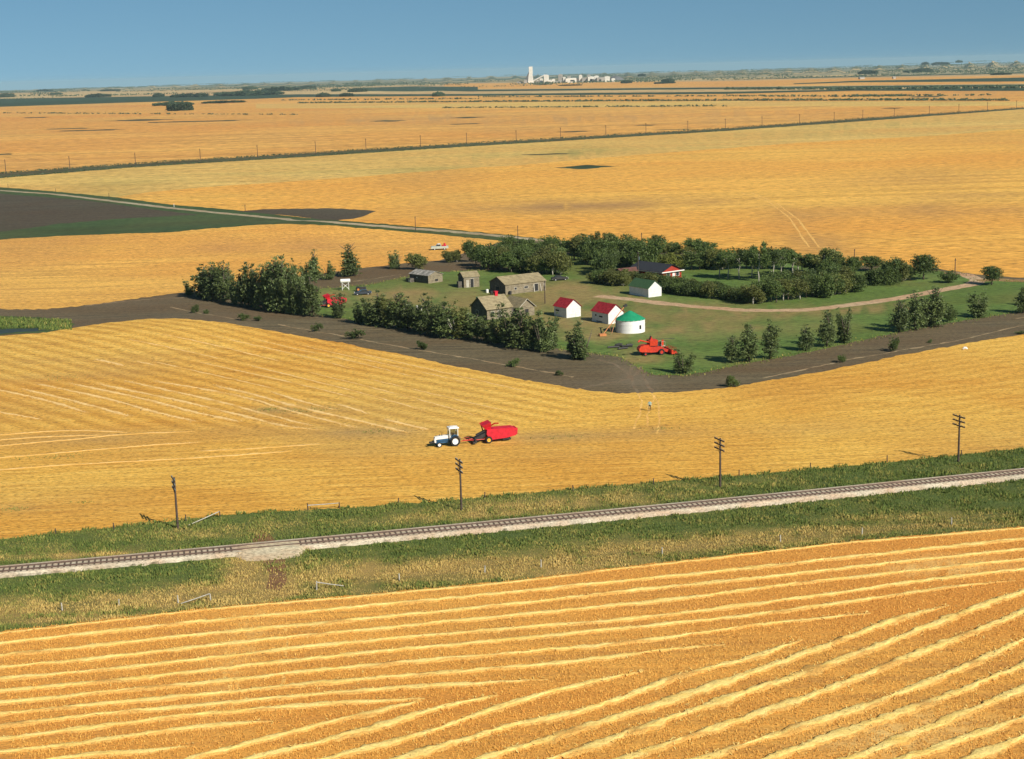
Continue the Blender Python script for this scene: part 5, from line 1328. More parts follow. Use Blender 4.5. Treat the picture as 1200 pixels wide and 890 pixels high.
for s_ in (-.5, .5): MB().tube([(.95, s_ * 1.2, 2.75), (1.05, s_ * 1.2, 2.75)], .08, 8).build('headlight', M['white_paint'], tr)

# ------------------------------------------------------------------ red pull combine (front = +x, towards tractor)
def pull_combine(loc, ang, label, group=None):
    t_ = thing('pull_combine', loc, ang, label, 'combine', group); t_.scale = (.84, .9, .88)
    # origin under the main axle
    wheel(t_, 0, -1.25, .66, .38, M['rim_yellow'], .55); wheel(t_, 0, 1.25, .66, .38, M['rim_yellow'], .55)
    MB().prism([(-5.6, 1.05), (-3.6, .72), (-.6, .55), (-.2, .8), (.35, 1.7), (.2, 2.55), (-.8, 2.62), (-4.9, 2.6), (-5.7, 2.35)], -1.0, 1.0).build('body', M['red_paint'], t_)
    pn = MB()
    pn.box((-3.0, -1.03, 1.9), (1.5, .05, .9)).box((-1.2, -1.03, 1.7), (1.3, .05, 1.2)).box((-4.7, -1.03, 1.95), (1.3, .05, .6))
    pn.build('side_panel', M['red_paint'], t_)
    MB().prism([(-5.9, 1.2), (-5.55, 1.15), (-5.6, 2.5), (-6.0, 2.3)], -.85, .85).build('straw_hood', M['red_paint'], t_)
    mb = MB()                                                     # sieve shoe, its dark block also painting the shade under the body
    mb.prism([(-4.6, .35), (-3.0, .30), (-2.7, .85), (-4.4, .98)], -.8, .8); mb.build('shoe_underside_shade', M['dark_iron'], t_)
    MB().tube([(-1.8, -1.1, .95), (-1.8, -1.16, .95)], .28, 14).tube([(-.7, -1.1, 1.5), (-.7, -1.17, 1.5)], .42, 14).tube([(-3.7, -1.1, 1.3), (-3.7, -1.15, 1.3)], .22, 12).build('pulley', M['drawbar_paint'], t_)
    # grain tank flaring upward over the front
    h_ = MB(); z0, z1 = 2.5, 3.95
    lo = [(-.65, -.65), (.45, -.65), (.45, .65), (-.65, .65)]; hi = [(-.55, -1.25), (1.25, -1.25), (1.25, 1.25), (-.55, 1.25)]
    vs = [(x, y, z0) for x, y in lo] + [(x, y, z1 - (.55 if x > 0 else 0)) for x, y in hi] + [(x * .93 + .01, y * .93, z1 - .04 - (.55 if x > 0 else 0)) for x, y in hi]
    h_.add(vs, [(0, 1, 5, 4), (1, 2, 6, 5), (2, 3, 7, 6), (3, 0, 4, 7), (4, 5, 9, 8), (5, 6, 10, 9), (6, 7, 11, 10), (7, 4, 8, 11), (8, 9, 10, 11)])
    h_.build('grain_tank', M['red_paint'], t_)
    MB().tube([(.5, -1.0, 1.7), (.9, -1.0, 3.1), (.6, -1.0, 3.7)], .13, 8).build('elevator', M['red_paint'], t_)
    MB().tube([(-.6, .9, 3.3), (-1.2, 1.3, 3.75), (-1.9, 1.7, 3.8)], .14, 8).build('unloading_auger', M['drawbar_paint'], t_)
    # feeder and pickup table
    MB().prism([(.2, 1.35), (.25, 2.05), (2.6, 1.05), (2.75, .45), (2.3, .35)], -.62, .62).build('feeder', M['dark_iron'], t_)
    MB().prism([(.4, 2.15), (2.2, 1.45), (2.3, 1.58), (.5, 2.3)], -.35, .35).build('feeder_cover', M['dark_iron'], t_)
    pk = MB()
    pk.tube([(3.0, -1.5, .42), (3.0, 1.5, .42)], .22, 10).box((2.65, 0, .55), (.3, 3.0, .6))
    for k in range(11): pk.box((3.2, -1.4 + k * .28, .3), (.4, .03, .04), 0, .5)
    pk.build('pickup', M['dark_iron'], t_)
    db = MB()
    for y in (-.75, .75): db.tube([(-.3, y, .75), (2.2, y * .9, .75), (5.1, 0, .62)], .09, 6)
    db.tube([(2.4, -.7, .75), (2.4, .7, .75)], .08, 6).tube([(3.7, -.38, .72), (3.7, .38, .72)], .07, 6).box((5.15, 0, .6), (.4, .16, .12))
    db.tube([(3.6, 0, .8), (3.6, 0, 1.25), (4.8, 0, 1.05)], .05, 6)
    db.build('drawbar', M['drawbar_paint'], t_)
    return t_
cp = P(571, 519.9) + Vector((0, 1.1, 0)); hv = tp + Vector((math.cos(tang), math.sin(tang), 0)) * -.6
cang = math.atan2(hv.y - cp.y, hv.x - cp.x)
pull_combine(cp, cang, 'bright red pull type combine with yellow wheels hitched behind the tractor')
pull_combine(P(383, 361.5) + Vector((0, 2, 0)), rad(200), 'red pull type combine half hidden between the windbreak and a small tree')

# ------------------------------------------------------------------ self propelled combine in the yard (front = +x)
cb = thing('self_propelled_combine', P(772, 416.8) + Vector((-1.0, 1.2, 0)), rad(16), 'sun faded orange self propelled combine parked on the farmyard lawn', 'combine'); cb.scale = (.88, .9, .92)
for s_ in (-1, 1): wheel(cb, 1.6, s_ * 1.25, .72, .42, M['drawbar_paint'], .55); wheel(cb, -2.4, s_ * .95, .42, .26, M['drawbar_paint'], .5)
MB().prism([(-3.9, 1.1), (-3.2, .9), (-1.0, .7), (-1.0, 2.5), (-2.6, 2.5), (-3.5, 2.25), (-4.0, 1.7)], -.85, .85).build('rear_hood', M['orange_paint'], cb)
MB().prism([(-1.0, .65), (2.0, .7), (2.4, 1.2), (2.0, 1.9), (-1.0, 2.0)], -.8, .8).build('body', M['drawbar_paint'], cb)
gt = MB(); gt.box((-.3, 0, 2.85), (1.9, 2.0, 1.3), taper=1.12); gt.build('grain_tank', M['orange_paint'], cb)
MB().prism([(-1.0, 3.5), (-.3, 3.5), (-.65, 4.4)], -.5, .5).build('tank_extension', M['drawbar_paint'], cb)
MB().box((1.3, .2, 2.35), (.9, 1.0, .8)).build('engine', M['dark_iron'], cb)
pl_ = MB(); pl_.box((2.2, 0, 2.0), (1.1, 1.7, .1)); 
for x, y in ((1.7, -.8), (2.7, -.8), (2.7, .8), (1.7, .8)): pl_.tube([(x, y, 2.0), (x, y, 3.0)], .03, 5)
pl_.tube([(1.7, -.8, 3.0), (2.7, -.8, 3.0), (2.7, .8, 3.0), (1.7, .8, 3.0)], .03, 5); pl_.build('platform', M['grey_wood'], cb)
MB().box((2.0, 0, 2.35), (.45, .5, .12)).box((1.8, 0, 2.65), (.1, .5, .5)).build('seat', M['dark_iron'], cb)
MB().tube([(2.55, 0, 2.05), (2.4, 0, 2.75)], .03, 5).tube([(2.4 + .05 * math.cos(a), .2 * math.sin(a), 2.8 + .1 * math.cos(a)) for a in [k * math.pi / 6 for k in range(13)]], .02, 5).build('steering_wheel', M['dark_iron'], cb)
MB().box((2.05, -.75, 2.7), (.5, .12, 1.4)).build('elevator', M['orange_paint'], cb)
MB().prism([(2.0, .8), (2.0, 1.6), (3.9, .9), (3.9, .3)], -.6, .6).build('feeder', M['drawbar_paint'], cb)
hd = MB(); hd.prism([(3.8, .25), (3.8, 1.2), (3.95, 1.25), (4.0, .5), (4.9, .2), (4.9, .1)], -2.4, 2.4); hd.build('header', M['drawbar_paint'], cb)
for s_ in (-2.44, 2.4): MB().prism([(3.7, .15), (3.7, 1.3), (4.6, 1.1), (5.5, .15)], s_, s_ + .06).build('header_end', M['orange_paint'], cb)
rl = MB()
for k in range(6):
    a = k * math.pi / 3; rl.tube([(4.75 + .55 * math.cos(a), -2.3, 1.1 + .55 * math.sin(a)), (4.75 + .55 * math.cos(a), 2.3, 1.1 + .55 * math.sin(a))], .035, 5)
for y in (-2.3, 0, 2.3):
    for k in range(3): a = k * math.pi / 3; rl.tube([(4.75 - .55 * math.cos(a), y, 1.1 - .55 * math.sin(a)), (4.75 + .55 * math.cos(a), y, 1.1 + .55 * math.sin(a))], .025, 4)
rl.build('reel', M['drawbar_paint'], cb)
MB().tube([(-.9, -.6, 3.0), (-2.2, -1.2, 3.3), (-4.2, -1.7, 3.9)], .15, 8).tube([(-4.2, -1.7, 3.9), (-4.6, -1.8, 3.5)], .2, 8).build('unloading_auger', M['orange_paint'], cb)
MB().tube([(1.1, .9, 3.4), (6.4, 2.2, 3.0)], .05, 6).build('rod', M['dark_iron'], cb)
# ------------------------------------------------------------------ cars
def car(name, label, cat, loc, ang, paint, pickup=False):
    t_ = thing(name, loc, ang, label, cat)
    for x in (-1.45, 1.5):
        for y in (-.78, .78): wheel(t_, x, y, .34, .2, M['rim_white'], .5)
    if pickup:
        MB().prism([(-2.6, .45), (2.55, .42), (2.6, .8), (2.4, 1.08), (1.0, 1.15), (-.4, 1.15), (-.4, .6), (-.45, .55), (-2.6, .6)], -.93, .93).build('body', paint, t_)
        bd = MB()
        for y in (-.9, .9): bd.box((-1.5, y, .85), (2.2, .08, .55))
        bd.box((-2.58, 0, .85), (.08, 1.8, .55)); bd.build('bed', paint, t_)
        MB().prism([(-.35, 1.15), (1.05, 1.15), (.6, 1.72), (-.25, 1.72)], -.78, .78).build('window', M['glass'], t_)
        MB().prism([(-.33, 1.68), (.66, 1.68), (.5, 1.80), (-.25, 1.80)], -.82, .82).build('roof', M['white_paint'], t_)
        MB().box((-.31, 0, 1.45), (.1, 1.66, .6)).box((.10, -.79, 1.45), (.1, .04, .55)).build('pillar', paint, t_)
        MB().tube([(-1.9, 0, .95), (-1.4, 0, 1.9)], .28, 8).box((-1.2, .2, 1.1), (.9, .7, .6)).build('load', M['red_paint'], t_)
    else:
        MB().prism([(-2.35, .35), (2.3, .33), (2.38, .7), (1.2, .92), (-1.6, .95), (-2.4, .85)], -.87, .87).build('body', paint, t_)
        MB().prism([(-1.65, .93), (1.0, .91), (.35, 1.36), (-1.1, 1.36)], -.74, .74).build('window', M['glass'], t_)
        MB().prism([(-1.12, 1.34), (.38, 1.34), (.25, 1.44), (-1.0, 1.44)], -.72, .72).build('roof', paint, t_)
    MB().box((2.45, 0, .5), (.12, 1.7, .14)).box((-2.5 if pickup else -2.42, 0, .5), (.12, 1.7, .14)).build('bumper', M['grey_wood'], t_)
    for s_ in (-.62, .62): MB().tube([(2.3, s_, .75), (2.48 if pickup else 2.38, s_, .75)], .1, 8).build('headlight', M['white_paint'], t_)
    return t_
car('pickup_truck', 'pale grey green pickup with a red load parked on the stubble behind', 'pickup truck', P(515, 293.2) + Vector((0, .8, 0)), rad(186), M['car_green'], True).scale = (1.15,) * 3
car('parked_car', 'dark blue grey car parked below the white fuel tank', 'car', P(425, 346) + Vector((0, .7, 0)), rad(188), M['car_dark'])
car('parked_car', 'dark car parked at the right end of the barn', 'car', P(656, 329) + Vector((0, .7, 0)), rad(15), M['dark_iron'])
car('parked_car', 'white car showing above the hedge left of the farmhouse', 'car', P(721, 327) + Vector((0, 1.2, 0)), rad(20), M['white_paint'])
# dark old tractor by the tank
ot = thing('old_tractor', P(421, 341.5), rad(10), 'small dark old tractor with orange wheels beside the fuel tank', 'tractor')
for s_ in (-1, 1): wheel(ot, -.3, s_ * .75, .62, .3, M['orange_iron'], .55); wheel(ot, 1.6, s_ * .5, .36, .16, M['orange_iron'], .5)
MB().prism([(-.6, .6), (1.9, .5), (1.95, 1.15), (.4, 1.25), (-.6, .95)], -.26, .26).build('body', M['dark_iron'], ot)
MB().box((-.5, 0, 1.1), (.45, .5, .1)).box((-.7, 0, 1.3), (.08, .5, .35)).build('seat', M['dark_iron'], ot)
MB().tube([(1.2, .1, 1.2), (1.2, .1, 1.9)], .05, 6).build('exhaust_pipe', M['dark_iron'], ot)
MB().tube([(.35, 0, 1.2), (-.05, 0, 1.45)], .03, 5).tube([(-.05, .2 * math.sin(a), 1.45 + .2 * math.cos(a)) for a in [k * math.pi / 6 for k in range(13)]], .02, 5).build('steering_wheel', M['dark_iron'], ot)
def lying_tank(name, label, cat, loc, ang, r, l, hgt):
    t_ = thing(name, loc, ang, label, cat); mb = MB()
    mb.tube([(-l / 2, 0, hgt), (-l / 2 + .12, 0, hgt), (l / 2 - .12, 0, hgt), (l / 2, 0, hgt)], [r * .8, r, r, r * .8], 16); mb.build('tank', M['white_paint'], t_, smooth=False)
    for x in (-l * .33, l * .33):
        for y in (-.4, .4): MB().tube([(x, y * 1.4, 0), (x, y, hgt - r * .7)], .07, 6).build('leg', M['white_paint'], t_)
    br = MB()
    for y in (-.45, .45): br.tube([(-l * .33, y * 1.2, .3), (l * .33, y, hgt - r)], .04, 5).tube([(l * .33, y * 1.2, .3), (-l * .33, y, hgt - r)], .04, 5)
    if hgt > 1: br.build('brace', M['white_paint'], t_)
lying_tank('fuel_tank', 'white cylindrical fuel tank on tall white legs in front of conical tree', 'fuel tank', P(405, 340), rad(8), .55, 2.8, 2.6)
lying_tank('propane_tank', 'small white tank glimpsed between the middle row trees', 'propane tank', P(491, 363.8), rad(20), .5, 1.6, .75)
gb = thing('grain_wagon', P(565, 358), rad(25), 'green box wagon behind the old farmhouse', 'wagon')
MB().box((0, 0, 1.5), (2.4, 1.7, 1.4), taper=1.1).build('box', M['bright_green'], gb)
for x in (-.8, .8):
    for y in (-.8, .8): wheel(gb, x, y, .4, .2, M['rim_white'], .5)
MB().tube([(1.0, 0, .7), (2.4, 0, .5)], .05, 6).build('drawbar', M['dark_iron'], gb)
# logs on the lawn
for i, (x, y, a, l_, lb) in enumerate([(719, 408, 10, 2.6, 'dark log lying at the left end of the scattered pile'), (727, 406.5, -20, 2.2, 'dark log at the middle back of the scattered pile'), (730, 409.5, 25, 2.4, 'dark log at the middle front of the scattered pile'), (735, 407, -5, 2.3, 'dark log at the right end of the scattered pile'), (725, 405, 40, 1.8, 'short dark log topmost in the scattered pile'), (738, 405.3, 15, 1.5, 'short log at the far right behind the pile')]):
    o = MB().tube([(-l_ / 2, 0, .22), (0, .05, .24), (l_ / 2, 0, .2)], [.22, .2, .16], 8).tube([(.1, 0, .3), (.5, .4, .7)], [.07, .03], 5).build('log', M['dark_iron'], None); o.location = P(x, y); o.rotation_euler = (0, 0, rad(a)); tag(o, lb, 'log', 'dark logs lying on the lawn')
for i, (x, y, mt, lb) in enumerate([(571, 343.5, 'white_paint', 'white barrel standing at the dark end of the barn'), (576, 345.5, 'dark_iron', 'dark barrel just right of the white one by the barn'), (581, 346, 'grey_wood', 'grey barrel nearest the barn corner'), (609, 343.5, 'white_paint', 'white barrel standing along the sunny barn wall'), (598, 345.5, 'dark_iron', 'dark barrel near the left corner of the sunny barn wall')]):
    o = thing('barrel', P(x, y), 0, lb, 'barrel', 'barrels around the barn'); MB().tube([(0, 0, 0), (0, 0, .05), (0, 0, .5), (0, 0, .95), (0, 0, 1.0)], [.36, .38, .40, .38, .34], 14).build('drum', M[mt], o); MB().tube([(0, 0, .32), (0, 0, .36)], .42, 14).tube([(0, 0, .66), (0, 0, .70)], .42, 14).build('hoop', M[mt], o)
mb = MB(); rnd = random.Random(9)
mb.tube([(-.5, 0, .1), (-.2, .1, .28), (.2, 0, .3), (.5, -.05, .1)], [.12, .3, .28, .1], 8)
o = mb.build('white_bag', M['white_paint']); o.location = P(1131, 409.8); tag(o, 'crumpled white bag lying alone in the stubble at right', 'bag')

# ------------------------------------------------------------------ poles
arm_ang = rad(111)
def utility_pole(p, label, h_=7.3, k=1.0, ang=None):
    t_ = thing('utility_pole', p, arm_ang if ang is None else ang, label, 'utility pole', 'utility poles along the railway')
    MB().tube([(0, 0, -.3), (0, 0, h_)], [.17 * k, .12 * k], 8).build('pole', M['pole_wood'], t_)
    for z in (h_ - .25, h_ - .95, h_ - 1.65):
        a = MB().box((0, .14, z), (2.9, .12, .16)).tube([(-.55, .16, z), (0, .14, z - .5)], .03, 4).tube([(.55, .16, z), (0, .14, z - .5)], .03, 4).build('crossarm', M['pole_wood'], t_)
        ins = MB()
        for x in (-1.35, -1.0, -.65, .65, 1.0, 1.35): ins.tube([(x, .14, z + .08), (x, .14, z + .2), (x, .14, z + .26)], [.035, .05, .02], 6)
        ins.build('insulator', M['insulator'], a)
    return t_
for (x, y, tpx, lb) in [(208.5, 620.5, 0, 'leftmost near utility pole with three crossarms, left of the crossing'), (540.8, 597.8, 0, 'utility pole with three crossarms standing below the tractor'), (844, 571, 0, 'utility pole with three crossarms right of the walking person'), (1123, 541.5, 0, 'rightmost near utility pole with three crossarms beside a fence post')]:
    utility_pole(P(x, y), lb)
p_ = trp(-85, 10); utility_pole(G(-84.5, 201 - 3), 'utility pole beyond the left edge of the frame')
# far pole line
fpx = [7, 82, 159, 235, 302, 370, 429, 493, 547, 605, 657, 710, 757, 806, 850, 893, 937, 977.5, 1011, 1048, 1089, 1123.5, 1157, 1191]
fpo = None
for i, x in enumerate(fpx):
    yb = interp([(0, 204), (159, 195), (302, 185), (493, 172.5), (605, 166), (757, 157), (850, 151.5), (1000, 141), (1200, 127)], x)
    p = P(x, yb)
    if fpo is None:
        fpo = thing('telephone_pole', p, 0); tag(fpo, None, 'telephone pole', 'telephone poles along the far road')
        MB().tube([(0, 0, -.3), (0, 0, 9.6)], [.24, .18], 6).build('pole', M['pole_wood'], fpo)
        for z in (9.3, 8.5): MB().box((0, .15, z), (2.4, .14, .18)).build('crossarm', M['pole_wood'], fpo)
        fpo.rotation_euler = (0, 0, rad(115)); o = fpo
    else: o = copy_tree(fpo); o.location = p
    o['label'] = '%s telephone pole from the left on the far field road' % (ORD + ['seventeenth', 'eighteenth', 'nineteenth', 'twentieth', 'twenty first', 'twenty second', 'twenty third', 'twenty fourth'])[i]
for i, (x, yb, yt, lb) in enumerate([(9.6, 221, 215.5, 'small post at the left start of the gravel road'), (65.5, 226, 221, 'small post on the gravel road, second from the left'), (128, 233.5, 226.5, 'small pole where the gravel road passes the tan field tip'), (204, 243, 239, 'short white marker post beside the gravel road'), (287.5, 249, 240, 'pole beside the dark wedge along the gravel road'),
        (487, 271, 254, 'power pole by the road above the pickup'), (607, 281, 264.5, 'power pole at the left start of the shelterbelt skyline'), (752, 300, 273, 'power pole rising behind the trees above the farmhouse'), (1001, 316, 292, 'power pole behind the right end of the grove'), (1119, 322.5, 303, 'power pole beside the small bush by the driveway'),
        (748, 329, 295, 'tall thin yard pole beside the farmhouse roof'), (638.7, 356, 329, 'yard pole standing between the barn and granary')]):
    p = P(x, yb); h_ = (yb - yt) / psc(p)
    t_ = thing('power_pole', p, 0, lb, 'pole', 'single poles around the farm and road')
    MB().tube([(0, 0, -.2), (0, 0, h_)], [.15 if h_ > 3 else .12, .1], 7).build('pole', M['white_paint'] if i == 3 else M['pole_wood'], t_)
    if h_ > 3.4: MB().tube([(.1, 0, h_ - .35), (.1, 0, h_ - .05)], .08, 6).box((0, 0, h_ - .5), (.5, .1, .1)).build('bracket', M['dark_iron'], t_)
    if i == 10: MB().tube([(.25, 0, h_ * .72), (.25, 0, h_ * .82)], .2, 8).build('transformer', M['insulator'], t_)

# ------------------------------------------------------------------ fences by the railway
def fence(label, posts, hp, rails=True, mat='pole_wood', sag=.25):
    ps = [P(x, y) for x, y in posts]
    t_ = thing('fence', ps[0], 0, label, 'fence')
    for i, p in enumerate(ps):
        q = p - ps[0]; h_ = hp * random.uniform(.9, 1.1)
        MB().tube([(q.x, q.y, q.z - .2), (q.x + random.uniform(-.06, .06), q.y, q.z + h_)], [.09, .075], 7).build('post', M[mat], t_)
    w_ = MB()
    for z in (.45, .85):
        for a, b_ in zip(ps, ps[1:]):
            a1, b1 = a - ps[0] + Vector((0, 0, z)), b_ - ps[0] + Vector((0, 0, z)); w_.tube([a1, (a1 + b1) / 2 - Vector((0, 0, sag * .3)), b1], .008, 3, False)
    w_.build('wire', M['dark_iron'], t_)
    return t_
fence('wire fence with wooden posts along the upper verge, right of the crossing', [(361, 598.5), (398, 595.8), (467, 590.5), (568, 584), (671.7, 575.5), (766, 567.5), (866, 558), (950, 550), (1039.6, 541.5), (1126.5, 534.5), (1215, 524.5)], .95)
fence('wire fence with posts along the upper verge, left of the crossing', [(-30, 636), (65, 627.5), (133.5, 621), (218, 611), (258, 606.5)], .95)
fence('sparse pale post fence on the lower verge, right of the crossing', [(371, 691.5), (468, 681), (568, 672), (634, 665), (776, 650), (914.6, 636), (1010, 627), (1115, 615.5), (1220, 603)], 1.0, mat='grey_wood')
fence('sparse grey post fence on the lower verge, left of the crossing', [(-20, 722), (73, 715.5), (139.4, 711), (209, 707), (247, 705)], .95, mat='grey_wood')
def rail_piece(label, a, b_, za, zb, name='fallen_rail'):
    p, q = P(*a), P(*b_); t_ = MB().tube([(0, 0, za), tuple((q - p) / 2 + Vector((0, 0, (za + zb) / 2 - .02))), tuple(q - p + Vector((0, 0, zb)))], [.07, .065, .055], 7).build(name, M['grey_wood']); t_.location = p; tag(t_, label, 'wooden rail', 'bleached gate rails by the crossing')
rail_piece('long bleached rail leaning from the ground up to the upper left gate post', (257.5, 606), (221, 616.5), .8, .1)
rail_piece('bleached rail sloping from its post at the lower right of the crossing', (372, 691.5), (403, 692), .95, .55)
rail_piece('thin bleached rail leaning on the lower left post', (246.5, 704.5), (212, 708.5), .9, .1)
rail_piece('weathered rail strung between the first two upper fence posts', (361, 598.5), (397, 595.8), .75, .75)

# ------------------------------------------------------------------ person walking in the stubble
pp = P(761.5, 481.8)
body = bpy.data.meshes.new('person')
vs = [(0, 0, .95), (0, 0, 1.15), (.0, 0, 1.38), (0, .01, 1.5), (0, .02, 1.62), (.19, 0, 1.40), (.27, .06, 1.14), (.24, .20, .93), (.235, .24, .84), (-.19, 0, 1.40), (-.27, -.05, 1.14), (-.25, .02, .9), (-.245, .06, .81),
      (.10, 0, .90), (.11, .14, .50), (.10, .02, .08), (.10, .20, .04), (-.10, 0, .90), (-.11, -.02, .49), (-.10, -.26, .12), (-.10, -.12, .04)]
ed = [(0, 1), (1, 2), (2, 3), (3, 4), (2, 5), (5, 6), (6, 7), (7, 8), (2, 9), (9, 10), (10, 11), (11, 12), (0, 13), (13, 14), (14, 15), (15, 16), (0, 17), (17, 18), (18, 19), (19, 20)]
body.from_pydata(vs, ed, [])
po = bpy.data.objects.new('person', body); COL.objects.link(po)
md = po.modifiers.new('skin', 'SKIN'); rr = [.15, .14, .16, .06, .10, .075, .05, .04, .04, .075, .05, .04, .04, .10, .07, .05, .05, .10, .07, .05, .05]
for i, sv in enumerate(body.skin_vertices[0].data): sv.radius = (rr[i], rr[i] * .85); sv.use_root = (i == 0)
sb = po.modifiers.new('sub', 'SUBSURF'); sb.levels = 2; sb.render_levels = 2
for m_ in (M['trousers'], M['shirt'], M['skin'], M['hair']): body.materials.append(m_)
dg = bpy.context.evaluated_depsgraph_get(); ev = po.evaluated_get(dg); me = bpy.data.meshes.new_from_object(ev, depsgraph=dg)
po.modifiers.clear(); po.data = me; me.materials.clear()
for m_ in (M['trousers'], M['shirt'], M['skin'], M['hair']): me.materials.append(m_)
for pg in me.polygons:
    c_ = pg.center; pg.use_smooth = True
    pg.material_index = 0 if (c_.z < 1.0 and abs(c_.x) < .2) else (3 if (c_.z > 1.63 or (c_.z > 1.52 and c_.y < -.02)) else (2 if c_.z > 1.47 or c_.z < .97 else 1))
po.location = pp; po.scale = (1.12,) * 3; po.rotation_euler = (0, 0, rad(160)); tag(po, 'person in pale teal shirt and dark trousers walking alone in the stubble', 'person')

# ------------------------------------------------------------------ far mine
mp_ = P(622, 97.4); ms_ = psc(mp_)
def mine_pos(px_): return P(px_, interp([(600, 98), (750, 95.8)], px_))
hd_ = thing('mine_headframe', mp_, 0, 'tall white concrete headframe tower of the far mine on the horizon', 'tower')
u = 1 / ms_
MB().box((.3 * u, 0, 14.3 * u), (4.4 * u, 4 * u, 8.6 * u)).build('tower_top', M['concrete'], hd_)
MB().box((.0, 0, 5 * u), (7.2 * u, 4.5 * u, 10.2 * u), tx=.60, taper=.85).build('tower_base', M['concrete'], hd_)
MB().add([(-2.6 * u, -1.5 * u, 0), (-8.5 * u, -1 * u, 0), (-1.9 * u, -1.5 * u, 13 * u), (-2.6 * u, 1.5 * u, 0), (-8.5 * u, 1 * u, 0), (-1.9 * u, 1.5 * u, 13 * u)], [(0, 2, 1), (3, 4, 5), (1, 2, 5, 4), (0, 3, 5, 2)]).build('brace', M['spoil'], hd_)
cv = thing('conveyor_gallery', mine_pos(625.5), 0, 'sloping pale conveyor gallery rising right from the headframe', 'conveyor')
MB().tube([(0, 0, 2.4 * u), (13 * u, 0, 8.8 * u)], .8 * u, 4).build('gallery', M['concrete'], cv)
for k in (3, 7, 10): MB().box((k * u, 0, (1.2 + k * .25) * u), (.3 * u, .5 * u, (2.4 + k * .5) * u)).build('leg', M['concrete_dark'], cv)
for x, w_, h_, mt, lb in [(640.5, 5.5, 8.5, 'concrete', 'tall block building at the top of the conveyor'), (634.5, 3.5, 4.6, 'concrete', 'stepped pale block left of the tall block'), (645.5, 7, 2.6, 'concrete', 'low pale shed right of the tall block'), (609.5, 7, 1.6, 'concrete_dark', 'low dark shed left of the headframe'), (616, 3.5, 3.4, 'concrete_dark', 'dark low building at the foot of the headframe'), (654, 8, 1.5, 'concrete', 'very low pale sheds in the middle of the mine'),
        (661.5, 3, 5.8, 'concrete', 'pale silo block at the left end of the long mill'), (673, 19, 4.3, 'concrete', 'long pale mill building'), (680.5, 3.6, 7.6, 'concrete', 'taller tower at the right end of the long mill'), (685.5, 6, 4.6, 'concrete_dark', 'dark building right of the long mill'), (693.5, 8.5, 5.5, 'concrete', 'bright pale block right of the dark building'), (691, 4, 7.6, 'concrete_dark', 'raised dull block above the bright one'), (704, 9, 4.8, 'concrete_dark', 'low dull shed left of the spoil heap'), (657, 5, 8.6, 'concrete_dark', 'small distant upper building behind the silo block'), (699, 5, 6.5, 'concrete', 'small pale building just right of the bright pale block'), (712, 6, 5.6, 'concrete', 'pale building between the dull shed and the big heap'), (667, 4, 6.4, 'concrete_dark', 'dull raised block above the long mill'), (649, 4, 3.6, 'concrete', 'small pale hut right of the low shed'), (631, 3, 2.6, 'concrete', 'tiny pale hut under the conveyor'), (719, 4, 3.4, 'concrete', 'tiny pale hut in front of the big heap')]:
    t_ = thing('mine_building', mine_pos(x) + Vector((0, random.uniform(0, 60), 0)), 0, lb, 'mine building', 'mine buildings on the horizon')
    b_ = MB().box((0, 0, h_ * u / 2), (w_ * u, 12 * u if w_ > 6 else 4 * u, h_ * u)); b_.build('wall', M[mt], t_)
    MB().prism([(-w_ * u / 2 - 1, h_ * u), (w_ * u / 2 + 1, h_ * u), (0, (h_ + .8) * u)], -2 * u, 2 * u).build('roof', M[mt], t_)
    if w_ > 7: MB().box((-.1 * w_ * u, -6.02 * u, h_ * u * .45), (.25 * w_ * u, .1 * u, h_ * u * .4)).build('opening', M['trim_dark'], t_)
mb = MB(); n = 26; vs = [(0, 0, 1)]; 
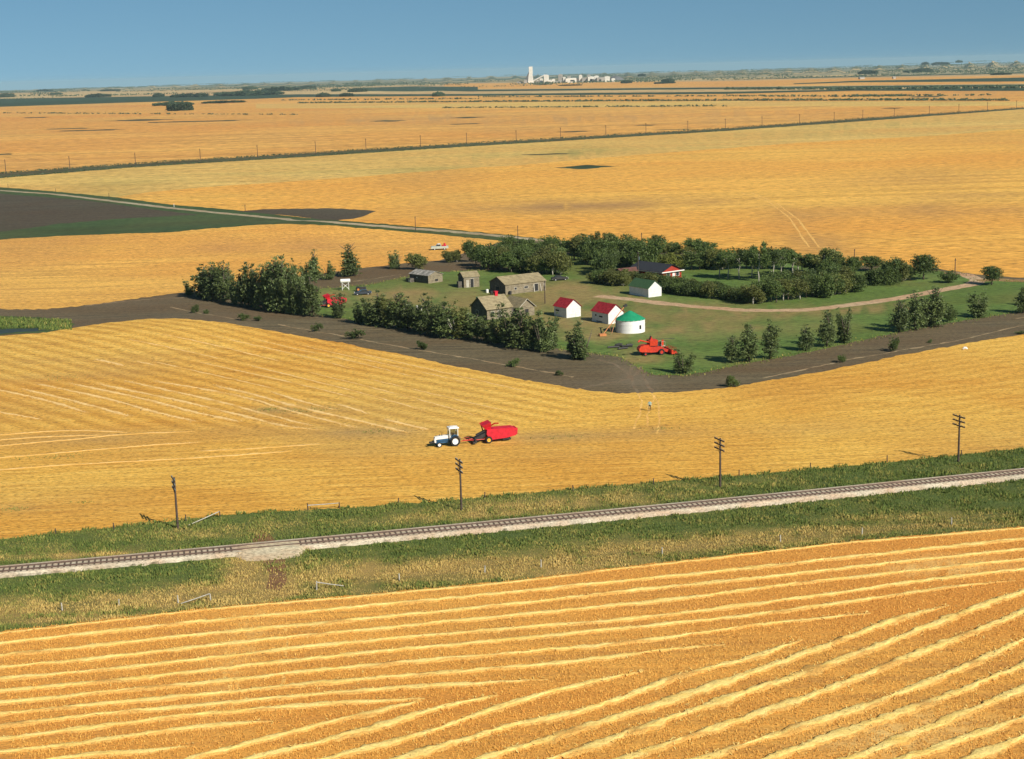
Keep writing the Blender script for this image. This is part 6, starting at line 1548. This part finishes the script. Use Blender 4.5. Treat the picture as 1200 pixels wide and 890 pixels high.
for r_ in range(1, 7):
    for k in range(n):
        a = 2 * math.pi * k / n; q = r_ / 6; z = max(0, (1 - q ** 1.6)) * (1 + .25 * mnoise.noise(Vector((math.cos(a) * 2 * q, math.sin(a) * 2 * q, 1)))) - (.1 if r_ == 6 else 0); vs.append((math.cos(a) * q, math.sin(a) * q * .7, z))
fs = [(0, 1 + k, 1 + (k + 1) % n) for k in range(n)] + [(1 + (r_ - 1) * n + k, 1 + r_ * n + k, 1 + r_ * n + (k + 1) % n, 1 + (r_ - 1) * n + (k + 1) % n) for r_ in range(1, 6) for k in range(n)]
vs = [(x * 11.5 * u, y * 11.5 * u, z * 6.2 * u) for x, y, z in vs]
sp = mb.add(vs, fs).build('spoil_heap', M['spoil'], smooth=True); sp.location = mine_pos(729) + Vector((0, 350, 0)); tag(sp, 'broad grey spoil heap at the right end of the mine', 'spoil heap')
o = sp.copy(); COL.objects.link(o); o.location = mine_pos(709) + Vector((0, 300, 0)); o.scale = (.6, .6, .5); o['label'] = 'small low grey heap between the dull shed and the big heap'
fb = gabled('far_farmhouse', 'tiny far farm building with pale roof on the far road at right', 'farm building', 1008, 93, 20, 18, 12, 4, 7, M['grey_wood'], M['concrete_dark'], 'x', .5)
o = gabled('far_farmhouse', 'tiny pale far farm building right of the other one', 'farm building', 1047, 92.5, 20, 9, 8, 4, 7, M['grey_wood'], M['concrete_dark'], 'x', .5)

# ------------------------------------------------------------------ haze
hzb = MB().box((0, 15600, -30), (54000, 33000, 230)).build('haze', None)
m = bpy.data.materials.new('haze'); m.use_nodes = True; t = m.node_tree; t.nodes.clear()
out = t.nodes.new('ShaderNodeOutputMaterial'); pv_ = t.nodes.new('ShaderNodeVolumePrincipled')
pv_.inputs['Color'].default_value = (0.60, 0.84, 0.90, 1); pv_.inputs['Density'].default_value = 2.8e-5; pv_.inputs['Anisotropy'].default_value = 0.0
lk(t, pv_.outputs[0], out.inputs['Volume'])
hzb.data.materials.clear(); hzb.data.materials.append(m); tag(hzb, kind='stuff', label='thin blue summer haze over the far plain', cat='haze')
